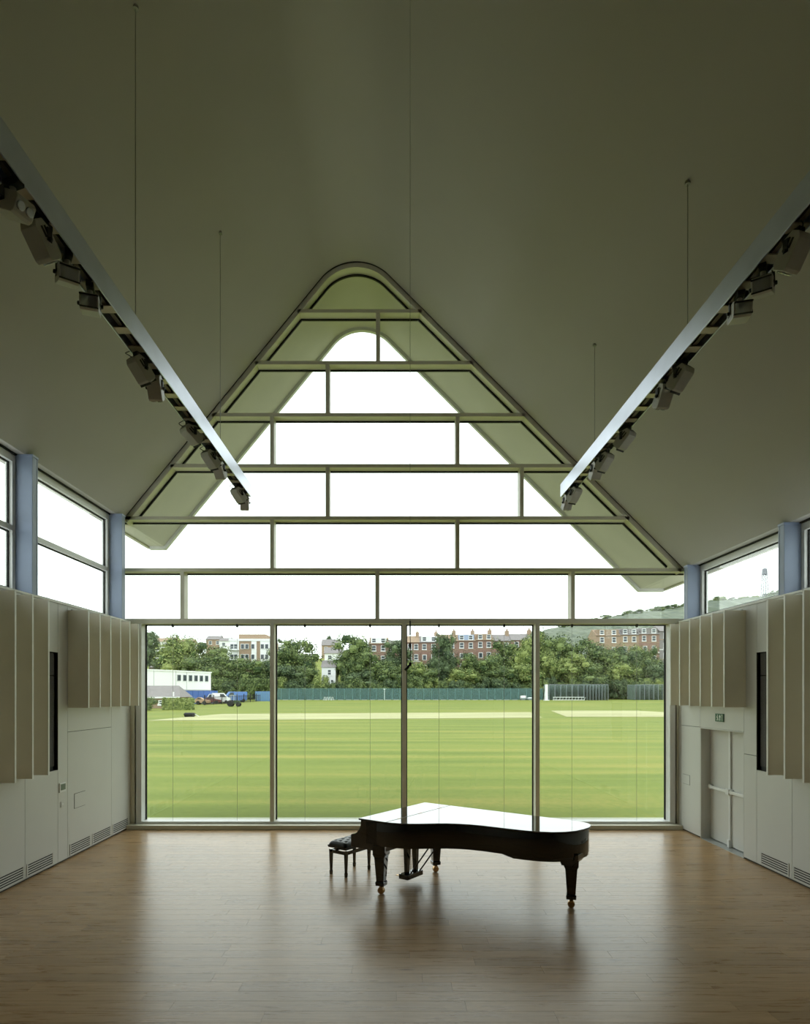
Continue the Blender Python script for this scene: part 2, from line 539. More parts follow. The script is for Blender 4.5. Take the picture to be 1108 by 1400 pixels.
def side_wall(side):
    xf = XL if side < 0 else XR
    s = side

    def X(d): return xf + s * d            # d metres behind the face
    w = MB()
    n0, n1, nz0, nz1 = NICHE
    w.box((X(0.022), YB, 0), (X(TH), n0, WT - 0.03))
    w.box((X(0.022), n0, 0), (X(TH), n1, nz0))
    w.box((X(0.022), n0, nz1), (X(TH), n1, WT - 0.03))
    w.box((X(0.33), n0, nz0), (X(TH), n1, nz1))
    if side > 0:
        w.box((X(0.022), n1, 0), (X(TH), DOOR[0], WT - 0.03))
        w.box((X(0.022), DOOR[0], DOOR[2]), (X(TH), DOOR[1], WT - 0.03))
        w.box((X(0.26), DOOR[0], 0), (X(TH), DOOR[1], DOOR[2]))
        w.box((X(0.022), DOOR[1], 0), (X(TH), YW + 0.3, WT - 0.03))
    else:
        w.box((X(0.022), n1, 0), (X(TH), YW + 0.3, WT - 0.03))
    ob = w.build('wall_left' if side < 0 else 'wall_right', M['core'])
    tag(ob, kind='structure')
    g = 0.004

    def panel(y0, y1, z0, z1, d0=0.0, d1=0.022):
        p = MB().box((X(d0), y0 + g, z0), (X(d1), y1 - g, z1 - g)).build('wall_panel', M['wall'], ob)
        return p
    z0 = 0.028
    if side < 0:
        panel(12.13, YW + 0.02, z0, WT - 0.03)
        panel(10.50, 12.13, z0, 2.08)
        panel(10.50, 12.13, 2.085, WT - 0.03)
        panel(n1, 10.50, z0, WT - 0.03)
    else:
        panel(12.13 + 0.77, YW + 0.02, z0, WT - 0.03)
        panel(DOOR[1], 12.90, z0, 2.08)
        panel(DOOR[1], 12.90, 2.085, WT - 0.03)
        panel(DOOR[0], DOOR[1], 2.085, WT - 0.03)
        panel(n1, DOOR[0], z0, 1.72)
        panel(n1, DOOR[0], 1.725, WT - 0.03)
        for (ya, yb) in ((DOOR[1] - 0.02, DOOR[1]), (DOOR[0], DOOR[0] + 0.02)):     # reveals
            MB().box((X(0.0), ya, 0.0), (X(0.26), yb, DOOR[2])).build('reveal', M['wall'], ob)
        MB().box((X(0.0), DOOR[0], DOOR[2] - 0.02), (X(0.26), DOOR[1], DOOR[2])).build('reveal', M['wall'], ob)
    panel(9.29, n1, z0, nz0)
    panel(9.29, n1, nz1, WT - 0.03)
    panel(9.29, n0, nz0, nz1)
    y = 9.29
    while y > YB + 0.3:
        panel(max(YB, y - 0.87), y, z0, WT - 0.03)
        y -= 0.87
    MB().box((X(-0.012), YB, WT - 0.03), (X(TH), YW + 0.3, WT)).build('coping', M['fin_edge'], ob)
    return ob


WL = side_wall(-1)
WR = side_wall(1)
o = MB().box((XL - TH, YB - 0.3, 0), (XR + TH, YB, WT)).box((XL - TH, YB - 0.3, WT), (XR + TH, YB, EL)).prism(
    [(p[0], p[1]) for p in PROF] + [(6.17, WT), (-5.75, WT)], 'y', YB - 0.3, YB).build('wall_back', M['back']); tag(o, kind='structure')

# clerestory bays and columns: first bay pitch 3.12
COLY = [12.60, 9.48, 7.70]  # last column made up out of view, shortening its bay to dim the ceiling
NBAY = 2


def clerestory(side):
    s = side
    xf = XL if s < 0 else XR
    top = EL if s < 0 else ER
    for i in range(NBAY):
        y1 = COLY[i]
        y0 = COLY[i + 1] + 0.13
        root = empty('window_%d' % (3 + i + (0 if s < 0 else NBAY)), (xf + s * 0.30, y0, WT))
        tag(root, kind='structure')
        xa_, xb_ = xf + s * 0.25, xf + s * 0.36
        b = 0.075
        parts = []
        parts.append(('window_head', MB().box((xa_, y0, top - 0.13), (xb_, y1, top + 0.01)), M['frame_white']))
        parts.append(('window_sill', MB().box((xa_, y0, WT), (xb_, y1, WT + b)), M['frame_white']))
        parts.append(('window_jamb', MB().box((xa_, y0, WT + b), (xb_, y0 + b, top - 0.13)), M['frame_white']))
        parts.append(('window_jamb', MB().box((xa_, y1 - b, WT + b), (xb_, y1, top - 0.13)), M['frame_white']))
        parts.append(('gap_shade_strip', MB().box((xa_ - s * 0.03, y0, top - 0.022), (xa_, y1, top)), M['gasket']))  # solid black strip, painted shade along the ceiling joint
        if s < 0:
            parts.append(('window_rail', MB().box((xa_, y0 + b, 5.09), (xb_, y1 - b, 5.17)), M['frame_white']))
            cells = [(WT + b, 5.09), (5.17, top - 0.13)]
        else:
            cells = [(WT + b, top - 0.13)]
        for z0, z1 in cells:
            g = MB()
            t = 0.02
            gx0, gx1 = xf + s * 0.30, xf + s * 0.325
            g.box((gx0, y0 + b, z0), (gx1, y0 + b + t, z1)).box((gx0, y1 - b - t, z0), (gx1, y1 - b, z1))
            g.box((gx0, y0 + b + t, z0), (gx1, y1 - b - t, z0 + t)).box((gx0, y0 + b + t, z1 - t), (gx1, y1 - b - t, z1))
            parts.append(('gasket', g, M['gasket']))
            parts.append(('pane', MB().box((xf + s * 0.309, y0 + b + t, z0 + t), (xf + s * 0.317, y1 - b - t, z1 - t)), M['glass']))
        for n, mb, mm in parts:
            kid(mb.build(n, mm), root)
    # corner strip between last column and the gable, and the plain wall towards the back
    ob = MB().box((xf + s * 0.21, COLY[0] + 0.13, WT), (xf + s * 0.36, YW + 0.25, top + 0.01)).build('corner_post', M['frame_white'])
    kid(ob, WL if s < 0 else WR)
    ob = MB().box((xf, YB, WT), (xf + s * TH, COLY[NBAY], top + 0.02)).build('upper_wall', M['wall'])
    kid(ob, WL if s < 0 else WR)
    for i in range(NBAY + 1):
        y = COLY[i]
        r = empty('column', (xf + s * 0.13, y + 0.06, WT))
        dist = ('in the corner beside the gable glazing', 'between the first and second clerestory bays', 'added out of view at the clerestory end')[i]
        tag(r, 'blue-grey painted steel column above the %s wall, %s' % ('exit-door' if s > 0 else 'control-panel', dist), 'column')
        kid(MB().box((xf + s * 0.0, y, WT), (xf + s * 0.26, y + 0.13, top)).build('shaft', M['blue'], bevel=0.006), r)
        kid(MB().box((xf - s * 0.004, y + 0.118, WT), (xf + s * 0.02, y + 0.14, top)).build('edge_strip', M['blue']), r)
        kid(MB().box((xf - s * 0.012, y - 0.012, top - 0.03), (xf + s * 0.27, y + 0.145, top)).build('head_plate', M['blue']), r)


clerestory(-1)
clerestory(1)

# gable glazing: window_1
W1 = empty('window_1', (0, YW, WT)); tag(W1, kind='structure')
DEP = 0.25
FW = 0.085
TT = [gz(p) for p in (422.6, 493.3, 564.5, 634.2, 705.7, 776.6, 845.8)]
FH = 0.072
inner = offset(PROF, -FW)
kid(MB().band(inner[1:-1], offset(PROF, 0.052)[1:-1], YW, YW + DEP).build('gable_frame', M['frame'], smooth=True), W1)
ing = offset(PROF, -FW - 0.035)
gi, go_ = [p for p in ing[1:-1]], [p for p in inner[1:-1]]
for q_ in (gi, go_):        # stop the seal where the slopes meet the eaves transoms
    q_[0] = (q_[0][0] + (q_[1][0] - q_[0][0]) * 0.04, q_[0][1] + (q_[1][1] - q_[0][1]) * 0.04)
    q_[-1] = (q_[-1][0] + (q_[-2][0] - q_[-1][0]) * 0.03, q_[-1][1] + (q_[-2][1] - q_[-1][1]) * 0.03)
kid(MB().band(gi, go_, YW + DEP - 0.035, YW + DEP).build('gasket', M['gasket'], smooth=True), W1)
kid(MB().band(offset(PROF, 0.006)[1:-1], offset(PROF, 0.05)[1:-1], YW - 0.049, YW - 0.001).build('gap_shade_strip', M['gasket'], smooth=True), W1)  # black fill puts the shade of the ceiling joint into colour
XE0, XE1 = -5.62, 6.02
rows = [(None, []), (0, [517]), (1, [448]), (2, [372, 626]), (3, [448, 714]), (4, [372, 626]), (5, [249, 516, 784])]
ends = []
for i, zt in enumerate(TT):
    x0 = cross_x(zt, -1) if zt > EL - 0.02 else XE0
    x1 = cross_x(zt, 1) if zt > ER - 0.02 else XE1
    if i == 4: x0 = XE0
    if i == 5: x1 = XE1
    hb = FH if i < 6 else 0.10
    ends.append((x0, x1))
    kid(MB().box((x0, YW, zt - hb), (x1, YW + DEP, zt)).build('transom', M['frame'], bevel=0.004), W1)
    zb = zt - hb
    if i < 6:
        xg0 = max(x0, cross_x(zb + FW + 0.05, -1)) if zb > EL - 0.3 and i < 4 else x0
        kid(MB().box((x0 + 0.08, YW + DEP - 0.035, zb - 0.03), (x1 - 0.08, YW + DEP, zb)).build('gasket', M['gasket']), W1)


def inner_z(x): return prof_z(x) - FW * 1.3


zrows = []
tops = [99.0] + [TT[i] - (FH if i < 6 else 0.1) for i in range(6)]
for r in range(7):
    z0 = TT[r]
    z1 = tops[r]
    ms = [gx(p) for p in rows[r][1]]
    zc = (z0 + min(z1, inner_z(vx))) / 2
    for mx_ in ms:
        kid(MB().box((mx_ - 0.04, YW, z0), (mx_ + 0.04, YW + DEP, min(z1, prof_z(mx_)))).build('mullion', M['frame'], bevel=0.004), W1)
    cuts = [XE0] + ms + [XE1]
    for a, b in zip(cuts[:-1], cuts[1:]):
        a2, b2 = a + (0.04 if a in ms else 0), b - (0.04 if b in ms else 0)
        xs = [a2 + (b2 - a2) * k / 160 for k in range(161)]
        xs = [x for x in xs if inner_z(x) > z0 + 0.01]
        if len(xs) < 3: continue
        top = [(x, min(z1, inner_z(x))) for x in xs]
        slim = [top[0]]
        for k in range(1, len(top) - 1):
            d1 = (top[k][1] - top[k - 1][1]); d2 = (top[k + 1][1] - top[k][1])
            if abs(d1 - d2) > 1e-4: slim.append(top[k])
        slim.append(top[-1])
        poly = [(xs[0], z0), (xs[-1], z0)] + slim[::-1]
        kid(MB().prism(poly, 'y', YW + DEP - 0.022, YW + DEP - 0.012).build('pane', M['glass']), W1)

# lower window wall: window_2
W2 = empty('window_2', (0, YW, 0)); tag(W2, kind='structure')
ZT = TT[6] - 0.10
LX0, LX1 = gx(186), gx(924)
kid(MB().box((XL + 0.0, YW - 0.18, 0), (XR, YW - 0.0, 0.085)).build('window_step', M['frame'], bevel=0.006), W2)
kid(MB().box((LX0, YW, 0.0), (LX1, YW + DEP, 0.13)).build('window_sill', M['frame_white'], bevel=0.004), W2)
kid(MB().box((LX0, YW, 0.13), (LX0 + 0.11, YW + DEP, ZT)).build('window_jamb', M['frame_white'], bevel=0.004), W2)
kid(MB().box((LX1 - 0.11, YW, 0.13), (LX1, YW + DEP, ZT)).build('window_jamb', M['frame_white'], bevel=0.004), W2)
for sx0, sx1 in ((XL - 0.2, LX0 - 0.035), (LX1 + 0.035, XR + 0.2)):
    kid(MB().box((sx0, YW + 0.02, 0), (sx1, YW + DEP, ZT)).build('window_infill', M['frame'], bevel=0.0), W2)
kid(MB().box((LX0 - 0.035, YW + 0.12, 0), (LX0, YW + DEP, ZT)).box((LX1, YW + 0.12, 0), (LX1 + 0.035, YW + DEP, ZT)).build('gap_shade_strip', M['gasket']), W2)  # black fill stands in for the shade beside the jambs
kid(MB().box((XL - 0.2, YW + DEP, -0.6), (XR + 0.2, YW + DEP + 0.06, 0.0)).build('base_wall', M['soffit']), W2)
mpx = [372.0, 553.0, 735.5]
cutx = [LX0 + 0.11] + [gx(p) for p in mpx] + [LX1 - 0.11]
for p in mpx:
    x = gx(p)
    kid(MB().box((x - 0.042, YW, 0.13), (x + 0.042, YW + DEP, ZT)).build('mullion', M['frame'], bevel=0.004), W2)
for k in range(4):
    a = cutx[k] + (0.042 if k else 0)
    b = cutx[k + 1] - (0.042 if k < 3 else 0)
    t = 0.022
    ya, yb = YW + DEP - 0.04, YW + DEP
    kid(MB().box((a, ya, 0.13), (a + t, yb, ZT)).box((b - t, ya, 0.13), (b, yb, ZT)).box((a, ya, ZT - t), (b, yb, ZT)).build('gasket', M['gasket']), W2)
    kid(MB().box((a + t, YW + DEP - 0.024, 0.13), (b - t, YW + DEP - 0.012, ZT - t)).build('pane', M['glass']), W2)

# floor: boards one by one where they show largest, the rest joined
floor = MB().box((XL - 0.3, YB, -0.25), (XR + 0.4, YW + 0.26, -0.012)).build('floor', M['subfloor'])
tag(floor, kind='structure')
BW = 0.185
unit = MB().box((0, 0, -0.012), (1, BW - 0.0025, 0)).mesh('floor_board', M['plank'])
rest = MB()
y = YW - 0.10
n_board = 0
row_i = 0
while y > YB:
    y0 = y - BW
    x = XL - rnd.uniform(0.0, 2.0)
    while x < XR:
        ln = rnd.uniform(1.7, 2.6)
        xa_, xb_ = max(x, XL - 0.02), min(x + ln, XR + 0.02)
        if xb_ - xa_ > 0.05:
            # boards whose near edge falls inside the photograph
            vis = y0 > 5.0 and abs((xa_ + xb_) / 2) < (xb_ - xa_) / 2 + 0.66 * y
            if vis and n_board < 300:
                inst('floor_board', unit, floor, (xa_, y0, 0), (0, 0, 0), (xb_ - xa_ - 0.002, 1, 1))
                n_board += 1
            else:
                rest.box((xa_, y0, -0.012), (xb_ - 0.002, y0 + BW - 0.0025, 0))
        x += ln
    y -= BW
    row_i += 1
o = rest.build('floor_boards', M['plank'], floor); tag(o, kind='stuff')
o = MB().box((XR, DOOR[0], -0.012), (XR + 0.26, DOOR[1], 0.004)).build('threshold', M['steel'], floor)
o = MB().box((XL, YW - 0.10, -0.012), (XR, YW + 0.1, 0)).build('floor_edge', M['plank'], floor)

# ------------------------------------------------------------------ door_1 with its push bars
D1 = empty('door_1', (XR + 0.19, (DOOR[0] + DOOR[1]) / 2, 0)); tag(D1, kind='structure')
xd = XR + 0.18
ym = (DOOR[0] + DOOR[1]) / 2
for (ya, yb) in ((DOOR[0] + 0.022, ym - 0.003), (ym + 0.003, DOOR[1] - 0.022)):
    leaf = kid(MB().box((xd, ya, 0.018), (xd + 0.05, yb, DOOR[2] - 0.022)).build('door_leaf', M['wall'], bevel=0.003), D1)
    bar = MB().box((xd - 0.062, ya + 0.04, 0.955), (xd - 0.025, yb - 0.03, 1.005))
    bar.box((xd - 0.05, ya + 0.02, 0.935), (xd, ya + 0.10, 1.025)).box((xd - 0.05, yb - 0.10, 0.935), (xd, yb - 0.02, 1.025))
    pb = bar.build('push_bar', M['frame_white'], bevel=0.006)
    kid(pb, leaf)
kid(MB().box((xd - 0.028, ym - 0.028, 0.02), (xd, ym + 0.028, DOOR[2] - 0.022)).build('meeting_stile', M['frame_white'], bevel=0.004), D1)
kid(MB().box((xd - 0.055, ym - 0.034, 0.0), (xd, ym + 0.034, 0.14)).build('bolt_foot', M['frame_white'], bevel=0.01), D1)
kid(MB().box((xd - 0.07, ym - 0.05, 0.93), (xd, ym + 0.06, 1.03)).build('latch_case', M['frame_white'], bevel=0.008), D1)

# exit sign above the door
ys, zs_ = 11.34, 2.285
sg = empty('exit_sign', (XR, ys, zs_)); tag(sg, 'green exit sign with running figure and upward arrow above double door', 'sign')
kid(MB().box((XR - 0.02, ys - 0.14, zs_ - 0.07), (XR, ys + 0.14, zs_ + 0.07)).build('sign_plate', M['sign_green'], bevel=0.002), sg)
xs_ = XR - 0.0225


def sq(y0, z0, y1, z1, mb):  # y measured to the right as read from the room (far side first)
    mb.box((xs_, ys + 0.14 - y0, zs_ - 0.07 + z0), (xs_ + 0.004, ys + 0.14 - y1, zs_ - 0.07 + z1))


man = MB()
sq(0.075, 0.100, 0.098, 0.123, man)
man.prism([(ys + 0.14 - p[0], zs_ - 0.07 + p[1]) for p in ((0.060, 0.094), (0.096, 0.090), (0.102, 0.062), (0.086, 0.056), (0.074, 0.066))], 'x', xs_, xs_ + 0.004)
man.prism([(ys + 0.14 - p[0], zs_ - 0.07 + p[1]) for p in ((0.082, 0.066), (0.098, 0.062), (0.088, 0.036), (0.066, 0.018), (0.056, 0.024), (0.074, 0.042))], 'x', xs_, xs_ + 0.004)
man.prism([(ys + 0.14 - p[0], zs_ - 0.07 + p[1]) for p in ((0.090, 0.062), (0.102, 0.062), (0.120, 0.040), (0.112, 0.016), (0.102, 0.020), (0.106, 0.038))], 'x', xs_, xs_ + 0.004)
man.prism([(ys + 0.14 - p[0], zs_ - 0.07 + p[1]) for p in ((0.062, 0.094), (0.046, 0.074), (0.052, 0.068), (0.070, 0.086))], 'x', xs_, xs_ + 0.004)
kid(man.build('running_figure', M['sign_white']), sg)
arw = MB()
arw.prism([(ys + 0.14 - p[0], zs_ - 0.07 + p[1]) for p in ((0.155, 0.018), (0.155, 0.078), (0.135, 0.078), (0.165, 0.124), (0.195, 0.078), (0.175, 0.078), (0.175, 0.018))], 'x', xs_, xs_ + 0.004)
kid(arw.build('arrow', M['sign_white']), sg)
dw = MB()
sq(0.215, 0.018, 0.222, 0.122, dw); sq(0.255, 0.018, 0.262, 0.122, dw); sq(0.215, 0.115, 0.262, 0.122, dw)
kid(dw.build('doorway_mark', M['sign_white']), sg)


# ------------------------------------------------------------------ acoustic fins
def fins(side, ys_list, z0, z1, label):
    s = side
    xf = XL if s < 0 else XR
    dp = 0.335 if s < 0 else 0.35
    r = empty('acoustic_baffle', (xf, ys_list[-1], z0))
    tag(r, label, 'wall baffle', 'finned acoustic baffles on the side walls')
    for y in ys_list:
        fn = kid(MB().box((xf - s * 0.001, y - 0.016, z0), (xf - s * (dp - 0.006), y + 0.016, z1)).build('fin', M['fin']), r)
        e = MB().box((xf - s * (dp - 0.006), y - 0.018, z0), (xf - s * dp, y + 0.018, z1)).build('edge_strip', M['fin_edge'])
        kid(e, fn)
    y0, y1 = min(ys_list), max(ys_list)
    for z in (z0 + 0.03, z1 - 0.03):
        kid(MB().box((xf - s * 0.0, y0 + 0.016, z - 0.012), (xf - s * 0.025, y1 - 0.016, z + 0.012)).build('fixing_rail', M['fin']), r)
    kid(MB().box((xf - s * 0.05, y0 - 0.02, z1), (xf - s * 0.075, y1 + 0.02, z1 + 0.012)).build('top_rail', M['steel']), r)


far_y = [10.53 + 0.41 * k for k in range(6)]
near_y = [9.31 - 0.41 * k for k in range(10)]
fins(-1, far_y, 2.475, 4.07, 'short bank of six cream fins on the control-panel wall above a flush hatch')
fins(-1, near_y, 1.53, 4.07, 'tall bank of cream fins on the control-panel wall beside the loudspeaker niche')
fins(1, far_y, 2.485, 4.07, 'short bank of six cream fins above the exit doors')
fins(1, near_y, 1.53, 4.07, 'tall bank of cream fins on the exit-door wall beside the loudspeaker niche')

# loudspeakers in the niches
for s in (-1, 1):
    xf = XL if s < 0 else XR
    n0, n1, nz0, nz1 = NICHE
    r = empty('loudspeaker', (xf + s * 0.2, (n0 + n1) / 2, nz0))
    tag(r, 'dark column loudspeaker recessed in the %s wall' % ('exit-door' if s > 0 else 'control-panel'), 'speaker')
    zm = nz1 - 0.37
    kid(MB().box((xf + s * 0.06, n0 + 0.03, nz0), (xf + s * 0.32, n1 - 0.02, nz0 + 0.06)).build('stand', M['lamp_dark']), r)
    kid(MB().box((xf + s * 0.05, n0 + 0.02, nz0 + 0.06), (xf + s * 0.32, n1 - 0.012, zm - 0.006)).build('cabinet', M['speaker'], bevel=0.004), r)
    kid(MB().box((xf + s * 0.05, n0 + 0.02, zm + 0.006), (xf + s * 0.32, n1 - 0.012, nz1 - 0.012)).build('horn_cabinet', M['speaker'], bevel=0.004), r)
    MB().box((xf, n1 - 0.0, nz0), (xf + s * 0.33, n1 + 0.006, nz1)).build('niche_lining', M['core'], WL if s < 0 else WR)

# ------------------------------------------------------------------ vents, plates
VENT_Y = {-1: [(8.55, 9.25), (9.34, 10.04), (10.58, 11.27), (11.37, 12.08), (12.19, 12.88)], 1: [(8.55, 9.25), (9.37, 10.07)]}
VLAB = {-1: ['under the tall fins of the control-panel wall', 'under the loudspeaker niche of the control-panel wall', 'under the flush hatch, control-panel end',
             'under the flush hatch, glazing end', 'in the wall corner next to the glazing'],
        1: ['under the tall fins of the exit-door wall', 'under the loudspeaker niche of the exit-door wall']}
for s in (-1, 1):
    xf = XL if s < 0 else XR
    for (ya, yb), lb in zip(VENT_Y[s], VLAB[s]):
        r = empty('vent_grille', (xf, (ya + yb) / 2, 0.05))
        tag(r, 'white five-slot floor vent ' + lb, 'vent', 'low slotted vents along the side walls')
        z0, z1 = 0.055, 0.228
        kid(MB().box((xf - s * 0.001, ya, z0), (xf - s * 0.003, yb, z1)).build('dark_backing', M['gasket']), r)
        n = 5
        pit = (z1 - z0) / n
        for k in range(n + 1):
            zz = z0 + k * pit
            kid(MB().box((xf - s * 0.003, ya - 0.01, zz - pit * 0.22), (xf - s * 0.008, yb + 0.01, zz + pit * 0.22)).build('slat', M['wall']), r)
        for yy in (ya, yb):
            kid(MB().box((xf - s * 0.003, yy - 0.012, z0), (xf - s * 0.010, yy + 0.012, z1)).build('end_bar', M['wall']), r)

r = empty('control_panel', (XL, 10.32, 1.21)); tag(r, 'small white control panel with grey screen beside the flush hatch', 'control panel')
kid(MB().box((XL, 10.23, 1.13), (XL + 0.018, 10.42, 1.28)).build('plate', M['frame_white'], bevel=0.003), r)
kid(MB().box((XL + 0.018, 10.26, 1.165), (XL + 0.021, 10.40, 1.26)).build('screen', M['screen']), r)
r = empty('wall_socket', (XL, 10.33, 0.94)); tag(r, 'small white socket plate below the control panel', 'socket')
kid(MB().box((XL, 10.28, 0.89), (XL + 0.01, 10.37, 0.98)).build('plate', M['wall'], bevel=0.002), r)
kid(MB().box((XL + 0.01, 10.30, 0.92), (XL + 0.013, 10.35, 0.95)).build('rocker', M['frame_white']), r)
r = empty('access_hatch', (XL, 10.9, 0.9)); tag(r, 'square white access cover set in the flush hatch', 'hatch')
kid(MB().box((XL, 10.72, 0.79), (XL + 0.003, 11.10, 1.04)).build('hatch_frame', M['core']), r)
kid(MB().box((XL, 10.726, 0.796), (XL + 0.006, 11.094, 1.034)).build('cover', M['wall']), r)
r = empty('access_hatch', (XR, 12.62, 1.05)); tag(r, 'small white access cover in the wall between exit doors and glazing', 'hatch')
kid(MB().box((XR, 12.50, 0.93), (XR - 0.003, 12.80, 1.12)).build('hatch_frame', M['core']), r)
kid(MB().box((XR, 12.505, 0.935), (XR - 0.006, 12.795, 1.115)).build('cover', M['wall']), r)

# ------------------------------------------------------------------ lighting rails and spotlights
RZ0, RZ1, RY0, RY1 = 6.20, 6.43, 1.6, 11.45


def rail(xc, ys_c, label):
    r = empty('lighting_rail', (xc, (RY0 + RY1) / 2, RZ0))
    tag(r, label, 'lighting rail', 'suspended lighting rails')
    w = 0.08
    for s in (-1, 1):
        kid(MB().box((xc + s * w, RY0, RZ0), (xc + s * (w - 0.012), RY1, RZ1)).build('side_panel', M['alu'], bevel=0.003), r)
    kid(MB().box((xc - w + 0.012, RY0, RZ1 - 0.06), (xc + w - 0.012, RY1, RZ1 - 0.045)).build('tray', M['rail_inside']), r)
    kid(MB().box((xc - 0.02, RY0, RZ0 + 0.03), (xc + 0.02, RY1, RZ0 + 0.07)).build('track', M['rail_inside']), r)
    for yy in (RY0 + 0.006, RY1 - 0.006):
        kid(MB().box((xc - w + 0.012, yy - 0.006, RZ0 + 0.01), (xc + w - 0.012, yy + 0.006, RZ1)).build('end_cap', M['alu']), r)
    me = MB().box((-w + 0.012, -0.055, 0), (w - 0.012, 0.055, 0.012)).mesh('cross_plate', M['rail_plate'])
    yy = RY0 + 0.2
    while yy < RY1 - 0.1:
        o_ = inst('cross_plate', me, None, (xc, yy, RZ0 + 0.012)); kid(o_, r)
        yy += 0.34
    for yc in ys_c:
        zc = prof_z(xc) + 0.01
        cb = kid(MB().tube([(xc, yc, RZ1 - 0.05), (xc, yc, zc)], 0.004).build('suspension_cable', M['cable']), r)
        kid(MB().lathe([(0.03, zc - 0.035), (0.03, zc - 0.005)], 12, Matrix.Translation((xc, yc, 0))).build('ceiling_rose', M['cable']), r)
    return r


RXL, RXR = -2.62, 3.04
rail(RXL, (9.70, 6.52, 3.34), 'long brushed aluminium lighting rail hung on the control-panel side')
rail(RXR, (9.75, 6.66, 3.57), 'long brushed aluminium lighting rail hung on the exit-door side')


def spotlight(tilt, label, group, kind):
    """hangs from z = 0; body tilts about x, lens faces -y/down"""
    r = empty('spotlight')
    tag(r, label, 'spotlight', group)
    MB().box((-0.03, -0.075, -0.03), (0.03, 0.075, 0.03)).build('track_adapter', M['lamp_dark'], r, bevel=0.004)
    MB().lathe([(0.022, -0.03), (0.022, -0.065)], 12).build('swivel', M['lamp'], r)
    yk = MB().box((-0.085, -0.02, -0.075), (0.085, 0.02, -0.065))
    for sx in (-1, 1):
        yk.box((sx * 0.085, -0.02, -0.165), (sx * 0.079, 0.02, -0.065))
    yk.build('yoke', M['lamp_dark'], r)
    T = Matrix.Translation((0, 0, -0.15)) @ Matrix.Rotation(tilt, 4, 'X')
    # wedge housing, profile in (y, z)
    prof = [(-0.125, -0.050), (-0.125, 0.045), (-0.095, 0.068), (0.070, 0.068), (0.135, 0.030), (0.135, -0.040), (0.095, -0.068), (-0.10, -0.068)]
    h = MB().prism(prof, 'x', -0.074, 0.074, T).build('housing', M['lamp'], r, bevel=0.006)
    lx = MB()
    if kind == 0:
        lx.box((-0.062, -0.132, -0.045), (0.062, -0.124, 0.040), T)
        lx.build('lens', M['lens'], h)
        MB().box((-0.074, -0.145, 0.040), (0.074, -0.122, 0.050), T).build('bezel', M['lamp_dark'], h)
        MB().box((-0.074, -0.145, -0.055), (0.074, -0.122, -0.045), T).build('bezel', M['lamp_dark'], h)
    else:
        for sx in (-0.034, 0.034):
            lx.lathe([(0.030, 0), (0.030, 0.012), (0.024, 0.014)], 14, T @ Matrix.Translation((sx, -0.124, 0)) @ Matrix.Rotation(math.pi / 2, 4, 'X'))
        lx.build('lens', M['lens'], h)
    vt = MB()
    for k in range(3):
        vt.box((-0.060, 0.136, -0.030 + 0.024 * k), (0.060, 0.132, -0.018 + 0.024 * k), T)
    for sx in (-1, 1):
        vt.box((sx * 0.0735, 0.02, -0.02), (sx * 0.0752, 0.09, 0.0), T).box((sx * 0.0735, 0.02, 0.012), (sx * 0.0752, 0.09, 0.032), T)
    vt.build('cooling_slots', M['lamp_dark'], h)
    for sx in (-1, 1):
        MB().lathe([(0.016, 0), (0.016, 0.014), (0.010, 0.018)], 10, Matrix.Translation((sx * 0.085, 0, -0.15)) @ Matrix.Rotation(sx * math.pi / 2, 4, 'Y')).build('tilt_knob', M['lamp_dark'], r)
    p0 = T @ Vector((0.02, 0.133, 0.0))
    pts = [p0 + Vector((0, 0, 0))]
    q1, q2, q3 = p0 + Vector((0.03, 0.07, 0.03)), Vector((0.11, 0.14, -0.02)), Vector((0.035, 0.07, 0.03))
    for k in range(1, 9):
        t = k / 8
        pts.append((1 - t) ** 3 * p0 + 3 * (1 - t) ** 2 * t * q1 + 3 * (1 - t) * t * t * q2 + t ** 3 * q3)
    MB().tube(pts, 0.005, 6).build('flex_cable', M['lamp_dark'], r)
    return r


LABL = 'grey adjustable spotlight under the aluminium rail on the control-panel side'
LABR = 'grey adjustable spotlight under the aluminium rail on the exit-door side'
protos = {}
for side, lab, grp in ((-1, LABL, 'spotlights of the rail on the control-panel side'), (1, LABR, 'spotlights of the rail on the exit-door side')):
    spec = ([(4.42, 70, 25, 1), (4.78, 160, 50, 1), (5.16, 35, 20, 0), (5.55, 20, 15, 0), (6.66, 150, 45, 0), (7.06, 185, 55, 1), (8.33, 140, 35, 0), (9.20, 150, 40, 0), (9.66, 170, 45, 1), (10.85, 150, 40, 0), (11.28, 190, 55, 1)]
            if side < 0 else
            [(4.90, 200, 55, 1), (5.30, -35, 20, 0), (5.66, -15, 12, 0), (6.84, 210, 45, 0), (7.26, 190, 55, 1), (8.48, 215, 40, 0), (9.30, 210, 45, 0), (9.68, 190, 50, 1), (10.85, 205, 45, 0), (11.28, 190, 55, 1)])
    ords = ['first', 'second', 'third', 'fourth', 'fifth', 'sixth', 'seventh', 'eighth', 'ninth', 'tenth', 'eleventh']
    for i_, (yy, yaw, tilt, kd) in enumerate(spec):
        key = (side, tilt, kd)
        if key not in protos:
            protos[key] = spotlight(math.radians(tilt), lab, grp, kd)
            q = protos[key]
        else:
            q = copy_tree(protos[key])
        q.location = (RXL if side < 0 else RXR, yy, RZ0 + 0.005)
        q.rotation_euler = (0, 0, math.radians(yaw))
        q['label'] = 'grey spotlight, %s from the glazing end of the %s side lighting rail' % (ords[len(spec) - 1 - i_], 'control-panel' if side < 0 else 'exit-door')

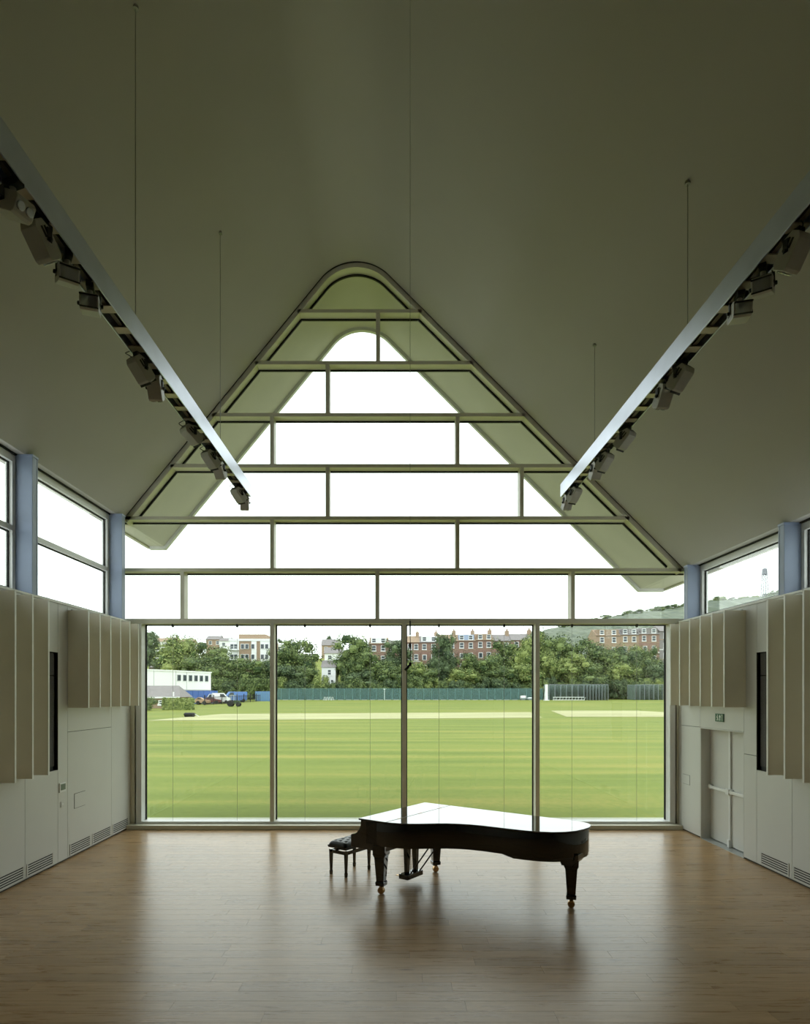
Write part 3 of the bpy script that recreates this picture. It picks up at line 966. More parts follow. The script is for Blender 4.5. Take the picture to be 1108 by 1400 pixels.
# hanging microphone pair
mx0, my0 = 0.18, 7.2
r = empty('hanging_microphone', (mx0, my0, 2.95)); tag(r, 'black microphone hanging on a thin wire from the ceiling', 'microphone')
kid(MB().tube([(mx0, my0, 3.50), (mx0, my0, prof_z(mx0))], 0.0022, 5).build('wire', M['cable']), r)
kid(MB().tube([(mx0, my0, 3.36), (mx0, my0, 3.52)], 0.008, 8).build('weight', M['lamp_dark']), r)
kid(MB().tube([(mx0, my0, 3.05), (mx0 + 0.004, my0, 3.20), (mx0, my0, 3.36)], 0.0045, 6).build('lead', M['lamp_dark']), r)
kid(MB().tube([(mx0, my0, 3.22), (mx0, my0, 3.27)], 0.013, 8).build('cable_grip', M['lamp_dark']), r)
kid(MB().box((mx0 - 0.012, my0 - 0.012, 3.015), (mx0 + 0.016, my0 + 0.012, 3.055)).build('bracket', M['lamp_dark'], bevel=0.003), r)
kid(MB().tube([(mx0 + 0.005, my0, 3.04), (mx0 - 0.055, my0 - 0.02, 2.965)], [0.013, 0.016], 10).build('capsule', M['lamp_dark']), r)

# blind guide wires in the lower panes
for k, p in enumerate((233.6, 322.5, 416, 506, 601, 691, 784.5, 874)):
    x = gx(p)
    r = empty('blind_guide_wire', (x, YW + 0.12, 0.13))
    nm = ('first', 'second', 'third', 'fourth', 'fifth', 'sixth', 'seventh', 'eighth')[k]
    tag(r, 'thin blind guide wire before the lower glazing, %s from the control-panel wall' % nm, 'wire', 'blind guide wires on the lower glazing')
    kid(MB().tube([(x, YW + 0.12, 0.13), (x, YW + 0.12, ZT)], 0.003, 5).build('wire', M['cable']), r)
    kid(MB().box((x - 0.018, YW + 0.09, ZT - 0.06), (x + 0.018, YW + 0.15, ZT)).build('bracket', M['lamp_dark'], bevel=0.004), r)

# ------------------------------------------------------------------ grand piano
PA = math.radians(-36.9)
PO = Vector((0.488, 10.09, 0))            # far front corner of the lid; local x = towards the tail, local y = towards the bass side
P = empty('grand_piano', PO, PA)
tag(P, 'black polished concert grand piano with closed lid on brass casters', 'piano')
LID = [(0, 0), (2.42, 0), (2.56, -0.02), (2.65, -0.075), (2.71, -0.17), (2.735, -0.30), (2.72, -0.46), (2.68, -0.61), (2.60, -0.75), (2.48, -0.865), (2.32, -0.94), (2.15, -0.98),
       (1.95, -1.005), (1.75, -1.02), (1.58, -1.035), (1.42, -1.07), (1.28, -1.12), (1.16, -1.185), (1.06, -1.26), (0.97, -1.34), (0.87, -1.43), (0.77, -1.505), (0.66, -1.56), (0.54, -1.595), (0.40, -1.61), (0, -1.61)]


def inset(pts, d):
    n = len(pts)
    out = []
    for i in range(n):
        a, b, c = Vector(pts[i - 1]), Vector(pts[i]), Vector(pts[(i + 1) % n])
        n1 = Vector((-(b - a).y, (b - a).x)).normalized()
        n2 = Vector((-(c - b).y, (c - b).x)).normalized()
        m = (n1 + n2).normalized()
        k = 1 / max(0.35, m.dot(n1))
        out.append(tuple(b - m * d * k))
    return out


# orientation: make the inset go inward
area = sum(LID[i - 1][0] * LID[i][1] - LID[i][0] * LID[i - 1][1] for i in range(len(LID)))
if area > 0:
    def ins(d): return inset(LID, -d)
else:
    def ins(d): return inset(LID, d)
FOLD = 0.46
lid_main = [p for p in LID if p[0] > FOLD + 0.004]
i0 = [i for i, p in enumerate(LID) if p[0] > FOLD + 0.004]
lid_main = [(FOLD + 0.004, 0)] + [LID[i] for i in i0] + [(FOLD + 0.004, -1.604)]
lid_front = [(-0.01, 0), (FOLD - 0.004, 0), (FOLD - 0.004, -1.604), (0.40, -1.61), (-0.01, -1.61)]
MB().prism(lid_main, 'z', 0.978, 1.003).build('lid', M['black'], P, bevel=0.006, seg=3, smooth=True)
MB().prism(lid_front, 'z', 0.978, 1.003).build('lid_flap', M['black'], P, bevel=0.006, seg=3, smooth=True)
for vv in (-0.30, -0.80, -1.30):
    MB().tube([(FOLD, vv - 0.05, 1.0035), (FOLD, vv + 0.05, 1.0035)], 0.004, 6).build('lid_hinge', M['brass'], P)
body = ins(0.022)
RB = 0.665
rim = [p for p in body]
rim[0] = (0.10, body[0][1]); rim[-1] = (0.10, body[-1][1])
MB().prism(rim, 'z', RB, 0.974).build('rim', M['black'], P, bevel=0.008, seg=2, smooth=True)
MB().prism(inset(LID, 0.05) if area <= 0 else inset(LID, -0.05), 'z', 0.955, 0.979).build('rim_shadow', M['black_satin'], P)
# cheeks with their S curved arms
armp = [(0.30, 0.974), (0.012, 0.974), (0.006, 0.90), (-0.020, 0.845), (-0.060, 0.80), (-0.100, 0.775), (-0.150, 0.765), (-0.168, 0.755), (-0.168, 0.60), (-0.155, 0.585), (0.30, 0.585)]
for (ya, yb) in ((-0.022, -0.085), (-1.588, -1.525)):
    MB().prism(armp, 'y', ya, yb).build('arm', M['black'], P, bevel=0.008, smooth=True)
MB().box((-0.150, -1.525, 0.585), (0.40, -0.085, 0.645)).build('keybed', M['black'], P, bevel=0.005)
MB().box((-0.158, -1.525, 0.645), (-0.135, -0.085, 0.680)).build('keyslip', M['black'], P, bevel=0.004)
# closed fallboard over the keys
fb = [(-0.13, 0.645), (-0.13, 0.735), (-0.10, 0.752), (0.07, 0.765), (0.10, 0.79), (0.10, 0.955), (0.16, 0.955), (0.16, 0.645)]
MB().prism(fb, 'y', -1.524, -0.086).build('fallboard', M['black'], P, bevel=0.006, smooth=True)
MB().box((0.11, -1.524, 0.90), (0.14, -0.086, 0.978)).build('front_rail', M['black'], P)
# tail apron, lower than the rim
tail = [p for p in ins(0.03) if p[0] > 1.95]
tail = [(1.98, -0.03)] + [p for p in tail if p[0] > 1.99] + [(1.98, -0.97)]
MB().prism(tail, 'z', 0.625, RB + 0.01).build('tail_apron', M['black'], P, bevel=0.012, seg=3, smooth=True)
MB().prism([(1.98, RB + 0.01), (1.72, RB + 0.01), (1.80, 0.662), (1.90, 0.640), (1.98, 0.625)], 'y', -0.95, -0.06).build('apron_shoulder', M['black'], P)
MB().prism([p for p in [(0.16, -0.05), (1.9, -0.05), (1.9, -0.96), (1.40, -1.03), (1.15, -1.14), (0.95, -1.32), (0.75, -1.48), (0.5, -1.56), (0.16, -1.56)]], 'z', 0.70, 0.73).build('soundboard_bottom', M['black_satin'], P)
for a, b in (((0.4, -0.8), (2.2, -0.3)), ((0.4, -1.3), (1.6, -0.3)), ((0.4, -0.4), (2.2, -0.75))):
    d = Vector((b[0] - a[0], b[1] - a[1], 0)); L_ = d.length
    T = Matrix.Translation((a[0], a[1], 0)) @ Matrix.Rotation(math.atan2(d.y, d.x), 4, 'Z')
    MB().box((0, -0.05, 0.62 + 0.05), (L_, 0.05, 0.71), T).build('beam', M['black_satin'], P)


def piano_leg(u, v, ang, block):
    lg = empty('leg', (u, v, 0), ang, P)
    q = MB()
    q.frustum((0, 0, 0.50), (0.074, 0.074), (0, 0, 0.54), (0.092, 0.092))
    q.frustum((0, 0, 0.175), (0.052, 0.052), (0, 0, 0.50), (0.074, 0.074))
    q.box((-0.09, -0.09, 0.54), (0.09, 0.09, block))
    q.frustum((0, 0, 0.16), (0.064, 0.064), (0, 0, 0.175), (0.056, 0.056))
    q.frustum((0, 0, 0.115), (0.060, 0.060), (0, 0, 0.16), (0.064, 0.064))
    q.build('leg_post', M['black'], lg, bevel=0.004)
    c = MB()
    c.lathe([(0.034, 0.115), (0.030, 0.100), (0.022, 0.090)], 14)
    c.box((-0.022, -0.036, 0.035), (0.022, -0.030, 0.095)).box((-0.022, 0.030, 0.035), (0.022, 0.036, 0.095))
    c.box((-0.022, -0.036, 0.086), (0.022, 0.036, 0.097))
    c.build('caster_fork', M['brass'], lg, bevel=0.002)
    wh = MB()
    for dy in (-0.016, 0.016):
        wh.lathe([(0.020, -0.013), (0.044, -0.012), (0.046, 0.0), (0.044, 0.012), (0.020, 0.013)], 20, Matrix.Translation((0, dy, 0.046)) @ Matrix.Rotation(math.pi / 2, 4, 'X'))
    wh.build('caster_wheel', M['brass'], lg, smooth=True)
    return lg


piano_leg(0.30, -1.50, 0.25, RB)
piano_leg(0.30, -0.16, 0.9, RB)
piano_leg(2.57, -0.50, 0.4, 0.70)
# bracket above the tail leg
MB().prism([(2.44, 0.64), (2.70, 0.70), (2.70, 0.64), (2.675, 0.60), (2.64, 0.565), (2.62, 0.54), (2.48, 0.54)], 'y', -0.60, -0.40).build('leg_bracket', M['black'], P, bevel=0.006)
# lyre with three pedals
ly = empty('pedal_lyre', (0.33, -0.84, 0), 0, P)
MB().box((-0.085, -0.19, 0.085), (0.075, 0.19, 0.155)).build('pedal_box', M['black'], ly, bevel=0.008)
for dy in (-0.105, 0.105):
    MB().frustum((0, dy, 0.155), (0.026, 0.030), (0, dy, 0.60), (0.036, 0.042)).build('lyre_post', M['black'], ly, bevel=0.004)
MB().box((-0.07, -0.19, 0.60), (0.07, 0.19, 0.67)).build('lyre_block', M['black'], ly, bevel=0.006)
for dy in (-0.018, 0.018):
    MB().tube([(0.0, dy, 0.155), (0.0, dy, 0.60)], 0.005, 6).build('pedal_rod', M['brass'], ly)
for dy in (-0.10, 0.0, 0.10):
    MB().frustum((-0.08, dy, 0.10), (0.002, 0.014), (-0.08, dy, 0.116), (0.002, 0.014)).box((-0.19, dy - 0.022, 0.098), (-0.08, dy + 0.022, 0.108)).build('pedal', M['brass'], ly, bevel=0.003)
for dy in (-0.12, 0.12):
    MB().tube([(0.06, dy, 0.15), (0.46, dy, 0.68)], 0.011, 8).build('brace_rod', M['black'], ly)

# bench
B = empty('piano_bench', (-0.665, 9.79, 0), PA)
tag(B, 'black tufted leather piano bench with four tapered legs', 'bench')
sw, sl = 0.175, 0.31                      # half sizes along local x / y
nx_, ny_ = 28, 44
tuft = [(ix * 0.105 + (0.0525 if k % 2 else 0) - 0.0525 * 0, -0.22 + k * 0.11) for k in range(5) for ix in (-1, 0, 1)]
vs, fs = [], []


def seat_z(x, y):
    ex = max(0, (abs(x) / sw)); ey = max(0, (abs(y) / sl))
    z = 0.515 - 0.045 * (ex ** 7) - 0.045 * (ey ** 11)
    for tx, ty in tuft:
        d2 = (x - tx) ** 2 + (y - ty) ** 2
        z -= 0.022 * math.exp(-d2 / 0.0007)
    return z


for i in range(nx_ + 1):
    for j in range(ny_ + 1):
        x = -sw + 2 * sw * i / nx_; y_ = -sl + 2 * sl * j / ny_
        vs.append((x, y_, seat_z(x, y_)))
for i in range(nx_):
    for j in range(ny_):
        a = i * (ny_ + 1) + j
        fs.append((a, a + ny_ + 1, a + ny_ + 2, a + 1))
n0 = len(vs)
ring = [i * (ny_ + 1) for i in range(nx_ + 1)] + [nx_ * (ny_ + 1) + j for j in range(1, ny_ + 1)] + [i * (ny_ + 1) + ny_ for i in range(nx_ - 1, -1, -1)] + [j for j in range(ny_ - 1, 0, -1)]
for k in ring:
    v_ = vs[k]
    vs.append((v_[0] * 1.025, v_[1] * 1.015, 0.445))
for k in ring:
    v_ = vs[k]
    vs.append((v_[0] * 0.98, v_[1] * 0.99, 0.412))
m_ = len(ring)
for k in range(m_):
    k2 = (k + 1) % m_
    fs.append((ring[k], n0 + k, n0 + k2, ring[k2]))
    fs.append((n0 + k, n0 + m_ + k, n0 + m_ + k2, n0 + k2))
fs.append(tuple(n0 + m_ + k for k in range(m_)))
st = MB(); st.v = vs; st.f = fs
seat = st.build('seat_cushion', M['leather'], B, smooth=True)
for tx, ty in tuft:
    if abs(tx) < sw - 0.03 and abs(ty) < sl - 0.03:
        MB().lathe([(0.011, 0), (0.008, 0.006), (0.0, 0.008)], 8, Matrix.Translation((tx, ty, seat_z(tx, ty) - 0.001))).build('button', M['leather'], seat)
MB().box((-0.10, -0.22, 0.375), (0.10, 0.22, 0.412)).build('lift_mechanism', M['black_satin'], B)
ap = MB()
ap.box((-0.165, -0.285, 0.325), (-0.145, 0.285, 0.375)).box((0.145, -0.285, 0.325), (0.165, 0.285, 0.375))
ap.box((-0.165, -0.285, 0.325), (0.165, -0.265, 0.375)).box((-0.165, 0.265, 0.325), (0.165, 0.285, 0.375))
ap.build('apron', M['black'], B, bevel=0.003)
for sx in (-1, 1):
    for sy in (-1, 1):
        q = MB()
        q.frustum((sx * 0.148, sy * 0.268, 0.06), (0.015, 0.015), (sx * 0.148, sy * 0.268, 0.38), (0.024, 0.024))
        q.frustum((sx * 0.148, sy * 0.268, 0.0), (0.017, 0.017), (sx * 0.148, sy * 0.268, 0.06), (0.020, 0.020))
        q.build('leg', M['black'], B, bevel=0.003)
for sy in (-1, 1):
    MB().lathe([(0.022, 0), (0.024, 0.02), (0.016, 0.03)], 12, Matrix.Translation((0.0, sy * 0.285, 0.393)) @ Matrix.Rotation(-sy * math.pi / 2, 4, 'X')).build('height_knob', M['black_satin'], B)

# ================================================================== outside
# ground height by distance: level lawn rising gently, then the bank with the houses
GP = [(13.2, -0.16), (20, -0.15), (150, 1.30), (158, 1.40), (186, 8.5), (260, 17.0), (420, 26.0), (900, 30.0), (2500, 30.0)]


def gr(Y):
    if Y <= GP[0][0]: return GP[0][1]
    for (a, za), (b, zb) in zip(GP[:-1], GP[1:]):
        if Y <= b: return za + (zb - za) * (Y - a) / (b - a)
    return GP[-1][1]


g = MB()
ysg = [-300, 13.2, 20, 40, 60, 80, 100, 120, 140, 150, 158, 165, 172, 180, 186, 200, 230, 260, 340, 420, 900, 2500]
xsg = [-1500, -600, -200, -60, -20, 0, 20, 60, 200, 600, 1500]
# the lawn leaves room for the building itself
vs = [(x, y, gr(y)) for y in ysg for x in xsg]
nxg = len(xsg)
fs = []
for j in range(len(ysg) - 1):
    for i in range(nxg - 1):
        if ysg[j] < 13 and -20 <= xsg[i] < 20: continue
        fs.append((j * nxg + i, j * nxg + i + 1, (j + 1) * nxg + i + 1, (j + 1) * nxg + i))
g.poly(vs, fs)
ground = g.build('lawn', M['grass']); tag(ground, kind='structure')


def patch(name, pts, m, dz=0.02):
    """flat turf patch following the ground between two rows"""
    q = MB()
    n = 12
    vs, fs = [], []
    for k in range(n + 1):
        t = k / n
        for a, b in ((pts[0], pts[3]), (pts[1], pts[2])):
            x = a[0] + (b[0] - a[0]) * t; y = a[1] + (b[1] - a[1]) * t
            vs.append((x, y, gr(y) + dz))
    for k in range(n):
        fs.append((2 * k, 2 * k + 1, 2 * k + 3, 2 * k + 2))
    o_ = q.poly(vs, fs).build(name, m)
    tag(o_, kind='structure')
    return o_


patch('cricket_square', [(-22.5, 58.5), (14.8, 64), (16.5, 78), (-19.5, 73)], M['dry'])
patch('cricket_square', [(17.7, 66), (36, 66), (31.4, 83), (20.2, 83)], M['dry'])
o = MB().box((-7.0, YW + DEP + 0.06, -0.3), (7.6, 14.6, -0.10)).build('terrace_strip', mat('pale_gravel', (0.45, 0.46, 0.36), 0.9, noise=0.2, scale=30)); tag(o, kind='structure')

# ---- wooded hill with its skyline, far right
hill = MB()
ridge = [(560, 905), (640, 885), (700, 872), (735, 864), (766, 860), (800, 853), (830, 846), (856, 842), (880, 839), (905, 836), (930, 831), (955, 826), (985, 824), (1010, 821), (1035, 818), (1060, 813), (1090, 806), (1130, 798), (1200, 790), (1330, 790), (1500, 800), (1800, 850)]
HY = 760.0
n = 220
vs, fs = [], []
hr = random.Random(3)


def ridge_y(px):
    for (a, ya), (b, yb) in zip(ridge[:-1], ridge[1:]):
        if a <= px <= b: return ya + (yb - ya) * (px - a) / (b - a)
    return 900


for i in range(n + 1):
    px = 560 + 1240 * i / n
    zt = at(px, ridge_y(px), HY).z
    x = at(px, 900, HY).x
    for k in range(9):
        t = k / 8
        zz = 26 + (zt - 26) * (1 - (1 - t) ** 1.6) + hr.uniform(-1.6, 2.4) * (1 if k else 0)
        vs.append((x + hr.uniform(-1, 1), 470 + (HY - 470) * t, zz))
    vs.append((x, HY + 250, zt - 10))
for i in range(n):
    for k in range(9):
        a = i * 10 + k
        fs.append((a, a + 10, a + 11, a + 1))
hill_o = hill.poly(vs, fs).build('wooded_hill', M['hill']); tag(hill_o, kind='structure')

# ---- foliage meshes
def leaf_crown(seed, lobes, nleaf, size, wx=1.0, wz=1.0, top=0.0):
    """crown in a unit box: x,y in -0.5..0.5, z in 0..1"""
    r = random.Random(seed)
    vs, fs = [], []
    L_ = []
    for k in range(lobes):
        for _ in range(50):
            x, y, z = r.uniform(-0.36, 0.36), r.uniform(-0.36, 0.36), r.uniform(0.12, 0.86)
            lim = 0.40 * math.sqrt(max(0.02, 1 - ((z - 0.45) / 0.55) ** 2))
            if math.hypot(x, y) < lim: break
        L_.append((x, y, z, r.uniform(0.11, 0.19)))
    for (x, y, z, s) in L_:
        # dense heart of the lobe
        n0 = len(vs)
        rings = [(-0.6, 0.45), (0.0, 0.62), (0.5, 0.42)]
        for hz, rr in rings:
            for q in range(7):
                a = 2 * math.pi * q / 7 + r.uniform(-0.2, 0.2)
                vs.append((x + s * rr * math.cos(a) * r.uniform(0.8, 1.1), y + s * rr * math.sin(a) * r.uniform(0.8, 1.1), z + s * hz * 0.8))
        for h in range(2):
            for q in range(7):
                fs.append((n0 + h * 7 + q, n0 + h * 7 + (q + 1) % 7, n0 + (h + 1) * 7 + (q + 1) % 7, n0 + (h + 1) * 7 + q))
        fs.append(tuple(n0 + 14 + q for q in range(7)))
        for k in range(nleaf):
            th = r.uniform(0, 2 * math.pi); cz = r.uniform(-0.7, 1.0)
            sr = math.sqrt(max(0, 1 - cz * cz))
            d = Vector((sr * math.cos(th), sr * math.sin(th), cz))
            p = Vector((x, y, z)) + d * s * r.uniform(0.78, 1.12)
            nrm = (d + Vector((r.uniform(-0.7, 0.7), r.uniform(-0.7, 0.7), r.uniform(-0.2, 0.9)))).normalized()
            t = nrm.cross(Vector((r.uniform(-1, 1), r.uniform(-1, 1), r.uniform(-1, 1)))).normalized()
            b = nrm.cross(t)
            e = size * r.uniform(0.6, 1.25)
            i = len(vs)
            vs += [p - t * e, p - b * e * 0.6 + nrm * e * 0.12, p + t * e, p + b * e * 0.6 + nrm * e * 0.12]
            fs.append((i, i + 1, i + 2, i + 3))
    zmin = min(v[2] for v in vs); zmax = max(v[2] for v in vs)
    vs = [(v[0], v[1], (v[2] - zmin) / (zmax - zmin)) for v in vs]
    q = MB(); q.v = [tuple(v) for v in vs]; q.f = fs
    return q


def raw_mesh(mb, name, m):
    me = bpy.data.meshes.new(name)
    me.from_pydata(mb.v, [], mb.f)
    me.materials.append(m)
    return me


crowns = {}
for key, mm in (('A', 'leafA'), ('B', 'leafB'), ('C', 'leafC')):
    crowns[key] = [raw_mesh(leaf_crown(11 + k + 10 * ord(key), 36, 150, 0.021), 'crown', M[mm]) for k in range(3)]
bush_me = {key: raw_mesh(leaf_crown(90 + ord(key), 22, 130, 0.032), 'foliage', M[mm]) for key, mm in (('A', 'leafA'), ('B', 'leafB'), ('C', 'leafC'))}
trunk_q = MB()
trunk_q.tube([(0, 0, 0), (0.02, 0.01, 0.35), (0, 0.02, 0.75)], [0.035, 0.026, 0.010], 7)
for k in range(5):
    a = k * 1.3
    trunk_q.tube([(0.01, 0.01, 0.28 + 0.06 * k), (0.17 * math.cos(a), 0.17 * math.sin(a), 0.50 + 0.06 * k)], [0.014, 0.005], 5)
trunk_me = trunk_q.mesh('trunk', M['bark'])
tr = random.Random(21)


MARK = [(205, 'the terracotta-roofed house'), (262, 'the white portable cabin'), (340, 'the white and brown apartment block'), (392, 'the long low white house'), (449, 'the white cottage'), (518, 'the lone orange-brown roofed house'),
        (548, 'the half-hidden brick house'), (587, 'the house with pale attic front'), (612, 'the house behind the slender tree'), (638, 'the house with blue-grey attic'), (663, 'the house with bay and ochre roof'), (687, 'the house with tall chimney'), (715, 'the house with long grey ridge'),
        (757, 'the low brick cottage'), (832, 'the brown brick house with ochre roof'), (861, 'the brown brick house with slate roof'), (888, 'the house with skylights'), (920, 'the grey end house')]
TONE = {'A': 'mid-green', 'B': 'dark green', 'C': 'pale yellow-green'}


def mark(px): return min(MARK, key=lambda m_: abs(m_[0] - px))[1]


def tree(px, ptop, wpx, Y, key, low=0.10, label=None, group=None):
    x = at(px, 0, Y).x
    z0 = gr(Y)
    zt = at(px, ptop, Y).z
    h = zt - z0
    w = wpx * Y / F
    r = empty('tree', (x, Y, z0), tr.uniform(0, 6.28))
    size_ = 'tall' if ptop < 875 else 'medium' if ptop < 896 else 'low'
    tag(r, label or '%s %s tree near %s' % (size_, TONE[key], mark(px)), 'tree', group or 'tree belt behind the boundary fence')
    inst('crown', crowns[key][tr.randrange(3)], r, (0, 0, h * low), (0, 0, 0), (w * 1.12, w * 1.12, h * (1 - low)))
    inst('trunk', trunk_me, r, (0, 0, -0.3), (0, 0, 0), (h * 0.9, h * 0.9, h * 0.9))
    return r


# px centre, px top, px width, distance, kind
for t_ in [(205, 866, 34, 196, 'B'), (222, 893, 30, 176, 'B'), (250, 867, 70, 170, 'C'), (290, 874, 56, 171, 'A'), (272, 893, 60, 164, 'A'), (316, 892, 60, 163, 'A'), (345, 900, 56, 161, 'A'), (366, 902, 40, 163, 'B'),
           (385, 882, 46, 168, 'A'), (408, 869, 58, 170, 'A'), (398, 908, 62, 162, 'B'), (419, 908, 38, 161, 'A'), (484, 861, 62, 170, 'A'), (478, 886, 34, 167, 'A'), (500, 884, 50, 165, 'A'), (492, 914, 54, 161, 'B'),
           (520, 898, 44, 164, 'A'), (545, 872, 46, 172, 'B'), (540, 905, 52, 161, 'A'), (566, 902, 46, 163, 'C'), (607, 864, 38, 168, 'B'), (600, 896, 36, 165, 'B'), (583, 912, 46, 161, 'A'), (640, 888, 36, 168, 'A'),
           (632, 912, 52, 162, 'C'), (664, 900, 44, 165, 'A'), (690, 871, 50, 171, 'A'), (678, 892, 46, 166, 'A'), (712, 884, 46, 167, 'C'), (728, 862, 40, 170, 'C'), (720, 905, 50, 162, 'C'), (690, 912, 50, 161, 'A'),
           (752, 857, 58, 171, 'A'), (746, 888, 46, 166, 'C'), (790, 868, 56, 170, 'A'), (780, 892, 56, 164, 'C'), (815, 878, 50, 168, 'B'), (830, 884, 50, 165, 'A'), (858, 884, 44, 167, 'B'), (846, 904, 54, 162, 'C'),
           (872, 897, 44, 164, 'A'), (886, 880, 32, 170, 'A'), (836, 878, 46, 173, 'A'), (868, 881, 42, 174, 'C'), (897, 898, 36, 173, 'B'), (904, 904, 50, 162, 'B'), (806, 908, 54, 161, 'A'), (930, 890, 50, 166, 'A'), (164, 874, 60, 172, 'A'), (960, 884, 60, 168, 'B'), (118, 880, 70, 170, 'A'), (60, 876, 76, 168, 'B'), (0, 872, 80, 172, 'A'), (-70, 878, 80, 170, 'C'), (1010, 882, 64, 170, 'A'), (1070, 878, 70, 168, 'C'), (1140, 874, 76, 170, 'A')]:
    tree(*t_)

# low bushes at the fence
bl = random.Random(5)
px = 286
while px < 935:
    key = bl.choice('AABC')
    Y = bl.uniform(156.5, 158.5)
    w = bl.uniform(18, 34)
    topy = bl.uniform(922, 934)
    x = at(px, 0, Y).x
    z0 = gr(Y)
    r = empty('bush', (x, Y, z0), bl.uniform(0, 6))
    tag(r, '%s bush between the field boundary and %s' % (TONE[key], mark(px)), 'bush', 'bushes at the foot of the tree belt')
    inst('foliage', bush_me[key], r, (0, 0, 0), (0, 0, 0), (w * Y / F * 1.2, 4, at(px, topy, Y).z - z0))
    px += bl.uniform(11, 17)

# trees on the hill skyline, seen beside and through the side glazing
sk = random.Random(8)
px = 770
while px < 1110:
    Y = HY - 6
    zt = at(px, ridge_y(px), HY).z
    x = at(px, 0, Y).x
    h = sk.uniform(7, 13)
    r = empty('hill_tree', (x, Y, zt - 5))
    tag(r, 'far round-crowned tree on the crest of the wooded hill', 'tree', 'trees on the hill crest')
    inst('crown', crowns[sk.choice('AAC')][sk.randrange(3)], r, (0, 0, 0), (0, 0, sk.uniform(0, 6)), (h * 1.9, h * 1.9, h))
    px += sk.uniform(12, 19)

# ---- houses
def window(parent, x0, x1, z0, z1, y, mfr=None):
    """window on a wall facing the hall (-y)"""
    f_ = MB()
    t = 0.13
    f_.box((x0, y - 0.08, z0), (x0 + t, y + 0.05, z1)).box((x1 - t, y - 0.08, z0), (x1, y + 0.05, z1))
    f_.box((x0 + t, y - 0.08, z1 - t), (x1 - t, y + 0.05, z1)).box((x0 - 0.1, y - 0.14, z0 - 0.12), (x1 + 0.1, y + 0.05, z0 + t))
    f_.box((x0 + t, y - 0.06, (z0 + z1) / 2 - 0.05), (x1 - t, y + 0.05, (z0 + z1) / 2 + 0.05))
    w_ = f_.build('window', mfr or M['white'], parent)
    MB().box((x0 + t, y - 0.03, z0 + t), (x1 - t, y + 0.02, z1 - t)).build('pane', M['pane'], w_)


def house(px0, px1, pridge, Y, label, wallm, roofm, storeys=3, bay=True, dormer=None, chimney=True, skylight=False):
    x0, x1 = at(px0, 0, Y).x, at(px1, 0, Y).x
    w = x1 - x0
    zr = at(px0, pridge, Y).z
    z0 = gr(Y) - 0.5
    ze = zr - 2.1
    r = empty('terraced_house', ((x0 + x1) / 2, Y, z0))
    tag(r, label, 'house', 'terraced houses beyond the trees')
    hw = w / 2 - 0.01
    dpt = 8.0
    H_ = ze - z0
    MB().box((-hw, 0, 0), (hw, dpt, H_)).build('wall', wallm, r)
    rf = MB().prism([(-0.35, H_ - 0.1), (dpt + 0.35, H_ - 0.1), (dpt / 2, zr - z0)], 'x', -hw - 0.02, hw + 0.02).build('roof', roofm, r)
    if chimney:
        ch = MB().box((hw - 1.0, dpt / 2 - 1.0, zr - z0 - 0.6), (hw - 0.05, dpt / 2 + 1.0, zr - z0 + 1.1)).build('chimney', M['brick_b'], rf)
        for q in range(3):
            MB().lathe([(0.14, 0), (0.11, 0.6)], 8, Matrix.Translation((hw - 0.5, dpt / 2 - 0.65 + 0.65 * q, zr - z0 + 1.1))).build('chimney_pot', M['tile_o'], ch)
    ww = 1.25
    cx = (-w * 0.25, w * 0.23)
    if dormer:
        d_ = MB().box((-hw + 0.5, 0.1, H_ - 0.1), (hw - 0.5, 3.0, H_ + 1.75)).build('dormer', dormer, r)
        for c in cx:
            window(r, c - ww / 2, c + ww / 2, H_ + 0.25, H_ + 1.55, 0.08)
    for s_ in range(storeys):
        zt = H_ - 0.55 - 3.0 * s_
        for k, c in enumerate(cx):
            window(r, c - ww / 2, c + ww / 2, zt - 1.65, zt, 0.0)
        MB().box((-hw, -0.06, zt - 2.15), (hw, 0.02, zt - 1.95)).build('string_course', M['white'] if s_ == 1 else M['brick_b'], r)
    if bay:
        b = MB().prism([(-w * 0.25 - 1.2, 0), (-w * 0.25 - 0.75, -0.7), (-w * 0.25 + 0.75, -0.7), (-w * 0.25 + 1.2, 0)], 'z', max(0, H_ - 9.6), H_ - 3.2).build('bay', wallm, r)
        for s_ in (1, 2):
            zt = H_ - 0.7 - 3.0 * s_
            f_ = MB().box((-w * 0.25 - 0.62, -0.76, zt - 1.6), (-w * 0.25 + 0.62, -0.68, zt)).build('window', M['white'], r)
            MB().box((-w * 0.25 - 0.45, -0.79, zt - 1.45), (-w * 0.25 + 0.45, -0.75, zt - 0.15)).build('pane', M['pane'], f_)
    if skylight:
        for c in (-w * 0.15, w * 0.2):
            z_ = H_ + 0.9
            MB().box((c - 0.4, 1.35, z_), (c + 0.4, 1.95, z_ + 0.42)).build('skylight', M['white'], rf)
    return r


